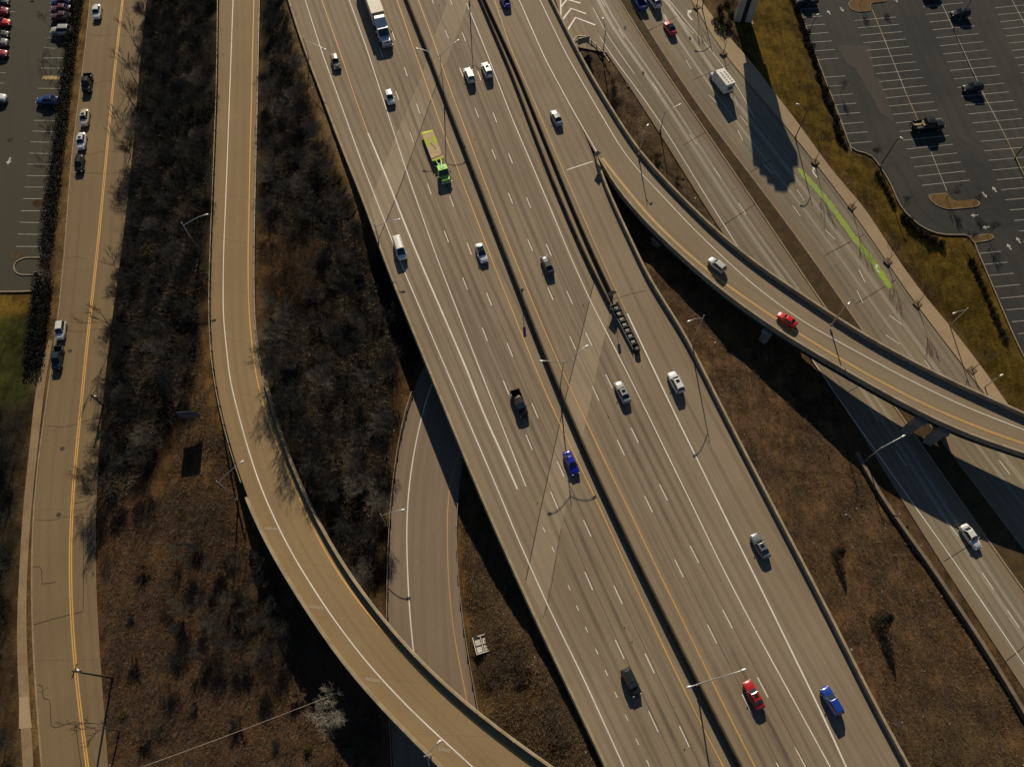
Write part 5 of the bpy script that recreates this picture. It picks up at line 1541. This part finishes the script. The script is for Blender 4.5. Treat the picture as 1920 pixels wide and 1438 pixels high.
RL = [("russet tree nearest the ramp among the bare trees", 512, 500), ("russet tree at the top of its clump beside the ramp", 545, 478), ("russet tree at the lower left of its clump by the ramp", 520, 540), ("russet tree farthest from the ramp in its clump", 582, 500), ("russet tree at the lower right of its clump", 565, 540), ("russet tree in the middle of its clump beside the ramp", 547, 510)]
for k, (lb, x, y) in enumerate(RL):
    tree(on_ground(x, y), RUSS, k, .72, k * 1.7, lb, "russet trees beside the ramp", name="russet_tree")
tree(on_ground(638, 1335), TREES, 2, .80, 1.0, "pale bare tree standing alone in the black shadow of the ramp", None, [M_TWIGP])
# slim trees along the sidewalk, islands and car parks
WALK = [(1356, 100, "by the clump of grey shrubs"), (1306, 14, "at the top edge by the turn arrow"), (1528, 304, "at the top of the green bike lane"), (1597, 388, "beside the middle of the green bike lane"),
        (1664, 490, "near the lower end of the green bike lane"), (1720, 570, "below the green bike lane"), (1822, 694, "just above the flyover")]
for k, (x, y, w_) in enumerate(WALK):
    q = W(x, y, Z_SW(x, y) + .1)
    tree(q, SPARSE, k, random.uniform(.62, .8), k * 1.3, "slim bare street tree " + w_, "street trees along the sidewalk", name="street_tree")
ISL = [(1612, 10, "slim bare tree on the top island near its rounded end"), (1652, 4, "slim bare tree on the top island near the white arrow"), (1774, 372, "slim bare tree on the curved island below the stalls"), (1825, 382, "slim bare tree at the right end of the curved island"),
       (1850, 442, "slim bare tree on the small kerb island"), (1634, 300, "slim bare tree on the grass corner by the tall lamp"), (1692, 392, "slim bare tree beside the hedge blocks"), (1806, 458, "slim bare tree on the grass below the hedge blocks"), (1575, 175, "slim bare tree in the shrub row of the right car park"), (1890, 70, "slim bare tree at the right edge of the top stalls")]
for k, (x, y, lb) in enumerate(ISL[:-1]):
    q = W(x, y, Z_LOT(x, y) + .1) if k < 5 else on_ground(x, y)
    tree(q, SMALL, k + 1, random.uniform(.6, .8), k * 2.1, lb, None, name="slim_tree")
LTR = [(128, 100), (122, 150), (118, 180), (104, 270), (98, 330), (100, 60)]
for k, (x, y) in enumerate(LTR):
    tree(on_ground(x, y), SPARSE, k, random.uniform(.65, .85), k * 1.9, "bare tree rising from the black hedge beside the left car park", "bare trees in the car park hedge")
STR = [(262, 100), (258, 160), (255, 205), (250, 255), (246, 290), (226, 520), (214, 620), (225, 1370)]
for k, (x, y) in enumerate(STR):
    tree(on_ground(x, y), SPARSE, k + 2, random.uniform(.85, 1.15), k * 1.1, "bare tree at the wood edge with branches reaching over the street", "bare trees leaning over the street")
for k, (x, y, s) in enumerate(((515, 700, .95), (545, 800, 1.0), (575, 835, .95), (604, 880, 1.0), (622, 930, .9))):
    tree(on_ground(x, y), TREES, k, s, k * 1.4, "tall bare tree whose shadow falls across the curving ramp", "tall trees shading the ramp")
tree(on_ground(1366, 30), SMALL, 1, 1.1, .5, "bare tree beside the pylon sign columns")
def on_ground_fast(px, py):
    z = 2.5
    for _ in range(3):
        p_ = W(px, py, z); z = ground(p_.x, p_.y)
    return W(px, py, z)
# leafless brush and thin wood on the open banks
def bush_mesh(seed, H=1.7):
    R_ = random.Random(seed); m = MB()
    for _ in range(11):
        a = R_.uniform(0, 6.28); d = Vector((math.cos(a) * R_.uniform(.1, .9), math.sin(a) * R_.uniform(.1, .9), 1)).normalized()
        p0 = Vector((R_.uniform(-.2, .2), R_.uniform(-.2, .2), -.1)); p1 = p0 + d * H * R_.uniform(.4, .65)
        prism(m, p0, p1, .03, .02)
        for _ in range(5):
            e = (d + Vector((R_.uniform(-.8, .8), R_.uniform(-.8, .8), R_.uniform(-.1, .6)))).normalized()
            q0 = p0.lerp(p1, R_.uniform(.4, 1)); q1 = q0 + e * H * R_.uniform(.25, .5)
            prism(m, q0, q1, .02, .015)
            for _ in range(4):
                f = (e + Vector((R_.uniform(-.9, .9), R_.uniform(-.9, .9), R_.uniform(-.4, .6)))).normalized()
                r0 = q0.lerp(q1, R_.uniform(.3, 1)); prism(m, r0, r0 + f * H * R_.uniform(.15, .35), .016, .012)
    return m.mesh("stems", [M_TWIG])
BUSH = [bush_mesh(40 + k) for k in range(4)]
M_RBR = mottled("russet_stems", (.14, .082, .045), (.085, .048, .026), .5, .95, 4, .3, 0)
def brush(pl, spacing, tries, label, group, s0=.7, s1=1.4):
    for k, q in enumerate(scatter(pl, spacing, tries)):
        r = empty("bare_bush", q, random.uniform(0, 6.28), label, "bush", group)
        s_ = random.uniform(s0, s1); r.scale = (s_ * 1.2, s_ * 1.2, s_)
        put("stems", BUSH[k % 4], r, mats=[M_RBR if random.random() < .55 else M_TWIG])
brush([(230, 980), (430, 965), (500, 1060), (610, 1230), (720, 1360), (740, 1430), (225, 1430)], 6.5, 300, "taller leafless bush standing out of the brown scrub bank", "taller leafless bushes on the brown scrub bank", .7, 1.5)
brush([(1095, 110), (1150, 130), (1360, 470), (1300, 420), (1190, 260)], 4.2, 160, "leafless bush in the dirt wedge between the highway and the frontage road", "leafless bushes in the dirt wedge", .5, 1.1)
def matted(name, pl, n, hgt, mats, seed, wild=.0):
    R_ = random.Random(seed); m = MB()
    xs = [p[0] for p in pl]; ys = [p[1] for p in pl]; k = 0
    while k < n:
        x = R_.uniform(min(xs), max(xs)); y = R_.uniform(min(ys), max(ys))
        if not inside(pl, np.array([x]), np.array([y]))[0]: continue
        k += 1
        q = on_ground_fast(x, y); i, j = cell(q.x, q.y)
        if ROADCELL[j, i] or INHW[j, i] or INRAMP[j, i]: continue
        d_ = mnoise.noise((q.x * .12, q.y * .12, seed)) + .5 * mnoise.noise((q.x * .4, q.y * .4, seed + 3.0))
        if d_ < wild: continue
        m.mi = (0 if d_ < .25 else 1) if R_.random() < .75 else R_.randrange(len(mats))
        H = hgt * (.5 + 1.2 * max(d_ - wild, 0)) * R_.uniform(.6, 1.3)
        for _ in range(15):
            b = q + Vector((R_.uniform(-.55, .55), R_.uniform(-.55, .55), -.03))
            a = R_.uniform(0, 6.28); d = Vector((math.cos(a), math.sin(a), R_.uniform(.15, 1.6))).normalized()
            e = b + d * H * R_.uniform(.5, 1.2); w_ = R_.uniform(.010, .026)
            sd = Vector((-math.sin(a), math.cos(a), 0)) * w_
            m.add([b - sd, b + sd, e], [(0, 1, 2)])
            f = b.lerp(e, .5); g = f + Vector((R_.uniform(-1, 1), R_.uniform(-1, 1), R_.uniform(0, .8))) * H * .3
            m.add([f - sd * .7, f + sd * .7, g], [(0, 1, 2)])
    tag(m.build(name, mats), kind='stuff')
MATS = [M_RBR, M_TWIGW, M_TWIG, M_TWIGL]
matted("matted_brush", [(200, 950), (430, 945), (500, 1060), (620, 1230), (740, 1360), (790, 1438), (200, 1438), (180, 1100)], 4200, 1.15, MATS, 1, -.25)
matted("matted_brush", [(862, 960), (960, 1085), (1120, 1438), (930, 1438), (880, 1200)], 1300, .75, MATS, 2, -.1)
matted("matted_brush", [(1200, 490), (1410, 870), (1690, 1438), (1900, 1438), (1880, 1330), (1610, 900), (1400, 670)], 4600, .6, MATS, 3, -.2)
matted("matted_brush", [(1090, 100), (1150, 118), (1370, 478), (1320, 440), (1190, 270)], 800, .8, MATS, 4, 0)
matted("matted_brush", [(388, 560), (400, 700), (465, 940), (330, 980), (285, 930), (335, 800)], 1100, .5, MATS, 5, -.05)
for q in scatter([(310, 1010), (470, 1000), (530, 1120), (570, 1220), (430, 1240), (330, 1250)], 3.0, 300):
    tree(q, TREES, n_tree, random.uniform(.36, .58), random.uniform(0, 6.28), "small bare tree in the dark thicket amid the brown scrub bank", "small trees of the scrub thicket"); n_tree += 1
for q in scatter([(-40, 1090), (20, 1090), (18, 1300), (26, 1438), (-40, 1438)], 4.0, 200):
    tree(q, TREES, n_tree, random.uniform(.4, .6), random.uniform(0, 6.28), "small bare tree at the bottom left beyond the old sidewalk", "small trees beyond the old sidewalk"); n_tree += 1
# grey shrubs, hedge rows
def leaf_mesh(name, n, rad, size, mat, seed, twigs=0):
    R_ = random.Random(seed); m = MB()
    add_leaves(m, Vector((0, 0, rad[2] * .75)), rad, n, size, R_)
    for _ in range(twigs):
        a = Vector((R_.uniform(-.2, .2), R_.uniform(-.2, .2), 0))
        prism(m, a, Vector((R_.uniform(-1, 1) * rad[0], R_.uniform(-1, 1) * rad[1], rad[2] * R_.uniform(.8, 1.7))), .02, .012)
    return m.mesh(name, [mat])
SHR = [leaf_mesh("foliage", 420, (.75, .75, .6), .22, M_SHRUB, 5 + k, 30) for k in range(3)]
EVS = [leaf_mesh("foliage", 1100, (.95, .95, .95), .2, M_EVER, 15 + k, 10) for k in range(3)]
def shrub(q, meshes, k, s, name, label, group=None, mats=None):
    r = empty(name, q, random.uniform(0, 6.28), label, "shrub", group); r.scale = (s, s, s * random.uniform(.8, 1.1))
    put("foliage", meshes[k % len(meshes)], r, mats=mats)
    return r
row = poly([(1489, -5), (1504, 45), (1520, 95), (1540, 150), (1560, 208), (1584, 275)], Z_LOT, (0, 0), 2)
for k, q in enumerate(resample(row, 1.5)):
    q = Vector((q.x + random.uniform(-.4, .4) - .3, q.y, 0)); q.z = ground(q.x, q.y)
    shrub(q, SHR if k % 3 else EVS, k, random.uniform(.7, 1.05), "shrub", "dark shrub in the straight row between the dry grass and the right car park", "shrubs along the straight car park kerb")
row = poly([(1649, 325), (1664, 350), (1680, 385)], Z_LOT, (0, 0), 1)
for k, q in enumerate(resample(row, 1.3)):
    q = Vector((q.x - .5, q.y, ground(q.x - .5, q.y)))
    shrub(q, SHR, k, .8, "shrub", "dark shrub in the short row below the tall car park lamp", "shrubs below the tall car park lamp")
row = poly([(1694, 402), (1712, 424), (1738, 442), (1766, 452)], Z_LOT, (0, 0), 2)
for k, q in enumerate(resample(row, 1.5)):
    q = Vector((q.x - .3, q.y - .7, ground(q.x - .3, q.y - .7)))
    shrub(q, EVS, k, random.uniform(.75, .95), "hedge_shrub", "clipped dark shrub in the curved row round the car park corner", "clipped shrubs round the car park corner")
row = poly([(1828, 490), (1862, 565), (1892, 635)], Z_LOT, (0, 0), 1)
for k, q in enumerate(resample(row, 1.6)):
    q = Vector((q.x - .7, q.y, ground(q.x - .7, q.y)))
    shrub(q, SHR, k, random.uniform(.7, 1.0), "shrub", "brown shrub along the kerb of the lower right car park", "shrubs along the lower right car park")
for k, (x, y, s) in enumerate(((1340, 45, 1.3), (1347, 58, 1.5), (1358, 68, 1.4), (1352, 38, 1.2), (1365, 52, 1.3), (1372, 30, 1.2), (1362, 12, 1.3), (1350, 20, 1.2))):
    shrub(on_ground(x, y), SHR, k, s, "shrub", "grey brown shrub in the clump between the sidewalk and the pylon sign", "shrubs beside the pylon sign")
def hedge(pts, w, h, name, label, n, mat=M_EVER):
    P = [on_ground(x, y) for x, y in pts]
    P = resample(P, .5); m = MB(); R_ = random.Random(len(pts))
    for _ in range(n):
        q = R_.choice(P); 
        c = q + Vector((R_.uniform(-w, w) / 2, R_.uniform(-.5, .5), h * R_.random() ** .6))
        add_leaves(m, c, (.25, .25, .25), 1, .32, R_)
    o = m.build(name, mat); tag(o, label, "hedge"); return o
hedge([(153, -20), (141, 60), (129, 150), (117, 250), (105, 350), (89, 480)], 2.7, 2.2, "hedge", "long black hedge between the left car park and the street", 14000)
hedge([(86, 520), (80, 580), (72, 640), (66, 690)], 3.6, 2.0, "hedge", "black hedge between the green lawn and the street", 7000)
for k, (x, y, s, lb) in enumerate(((667, 1368, .9, "small yellow green bush under the ramp next to the pale bare tree"), (655, 1392, .65, "tiny yellow green bush below the other one in the ramp shadow"), (578, 1402, 1.0, "olive bush at the bottom of the scrub"), (232, 1340, .9, "olive bush at the street edge near the bottom"), (1395, 1445, .8, ""))):
    if lb: shrub(on_ground(x, y), SHR, k, s, "bush", lb, None, [M_OLIVE])
# dark conifers whose long shadows lie on the right slope
for k, (x, y, s, lb) in enumerate(((1565, 1040, .85, "slender dark shrub on the upper part of the right slope"), (1645, 1165, 1.15, "slender dark shrub in the middle of the right slope"))):
    R_ = random.Random(k); m = MB()
    for _ in range(2200):
        t = R_.random(); 
        add_leaves(m, Vector((0, 0, .3 + 4.2 * t)), (1.7 * (1 - t) ** .7 + .1,) * 2 + (.3,), 1, .22, R_)
    r = empty("conifer", on_ground(x, y), 0, lb, "tree"); r.scale = (s, s, s)
    m.build("crown", M_SHRUB, r); mm = MB(); mm.tube([(0, 0, -.2), (0, 0, 3.8)], [.08, .03], 6); mm.build("trunk", M_BARK, r)

# ground cover nobody could count
def tufts(name, polys, n, hgt, mats, seed):
    R_ = random.Random(seed); m = MB()
    for pl, share in polys:
        xs = [p[0] for p in pl]; ys = [p[1] for p in pl]
        X = rng.uniform(min(xs), max(xs), int(n * share * 2.2)); Y = rng.uniform(min(ys), max(ys), int(n * share * 2.2))
        ok = inside(pl, X, Y)
        for x, y in list(zip(X[ok], Y[ok]))[:int(n * share)]:
            q = on_ground_fast(x, y)
            i, j = cell(q.x, q.y)
            if ROADCELL[j, i] or INHW[j, i] or INRAMP[j, i]: continue
            m.mi = R_.randrange(len(mats))
            for _ in range(4):
                a = R_.uniform(0, 6.28); l = hgt * R_.uniform(.4, 1.3); w_ = R_.uniform(.02, .06)
                d = Vector((math.cos(a), math.sin(a), R_.uniform(.2, 1.2))).normalized()
                s = Vector((-math.sin(a), math.cos(a), 0)) * w_
                b = q + Vector((R_.uniform(-.2, .2), R_.uniform(-.2, .2), 0))
                m.add([b - s, b + s, b + d * l], [(0, 1, 2)])
    o = m.build(name, mats); tag(o, kind='stuff'); return o
G1 = mottled("dead_grass", (.13, .082, .036), (.085, .05, .022), 1, .95, 4, .3, 0)
G2 = mottled("brown_weeds", (.055, .036, .02), (.09, .055, .028), 1, .95, 4, .3, 0)
G3 = mottled("grey_stalks", (.15, .125, .09), (.09, .07, .05), 1, .95, 4, .3, 0)
SL_B = [(200, 950), (430, 940), (500, 1060), (620, 1240), (800, 1438), (200, 1438)]
SL_U = [(862, 960), (960, 1080), (1120, 1438), (930, 1438), (880, 1200)]
SL_R = [(1200, 485), (1400, 860), (1690, 1438), (1920, 1438), (1920, 1350), (1610, 880), (1400, 660)]
SL_W = [(1085, 90), (1150, 110), (1370, 480), (1200, 290)]
SL_C = [(385, 560), (400, 700), (470, 950), (300, 960), (330, 800)]
tufts("dry_weeds", [(SL_B, .34), (SL_U, .13), (SL_R, .38), (SL_W, .04), (SL_C, .11)], 28000, .42, [G1, G1, G2, G3], 3)
tufts("wood_underbrush", [(LEFT_WOOD, .5), (MID_WOOD, .5)], 15000, .8, [G2, G2, G3], 4)
GR = [(1390, 100), (1480, 10), (1590, 290), (1640, 330), (1700, 420), (1830, 470), (1910, 650), (1920, 780), (1880, 720), (1620, 380)]
MD = [(1165, 0), (1200, 40), (1500, 452), (1640, 660), (1580, 615), (1340, 268)]
G4 = mottled("olive_dead_grass", (.095, .064, .014), (.06, .042, .010), 1, .95, 4, .3, 0)
tufts("dry_grass", [(GR, 1.0)], 9000, .2, [G4], 6)
m = MB(); R_ = random.Random(11)
for pl, n in ((SL_R, 45), (SL_U, 30), (SL_B, 26), (SL_W, 40), ([(546, 60), (566, 110), (686, 380), (705, 450), (680, 420), (596, 260)], 70), ([(1660, 950), (1690, 960), (1900, 1300), (1880, 1310)], 60), ([(740, 660), (775, 720), (735, 960), (722, 960)], 25)):
    xs = [p[0] for p in pl]; ys = [p[1] for p in pl]; k = 0
    while k < n:
        x = R_.uniform(min(xs), max(xs)); y = R_.uniform(min(ys), max(ys))
        if not inside(pl, np.array([x]), np.array([y]))[0]: continue
        q = on_ground_fast(x, y); k += 1
        i, j = cell(q.x, q.y)
        if INHW[j, i]: continue
        s = R_.uniform(.04, .13) * (2.2 if R_.random() < .08 else 1)
        m.box((q.x, q.y, q.z + .05), (s, s * R_.uniform(.4, 1.6), .08), R_.uniform(0, 3))
tag(m.build("litter", M_LITTER), kind='stuff')
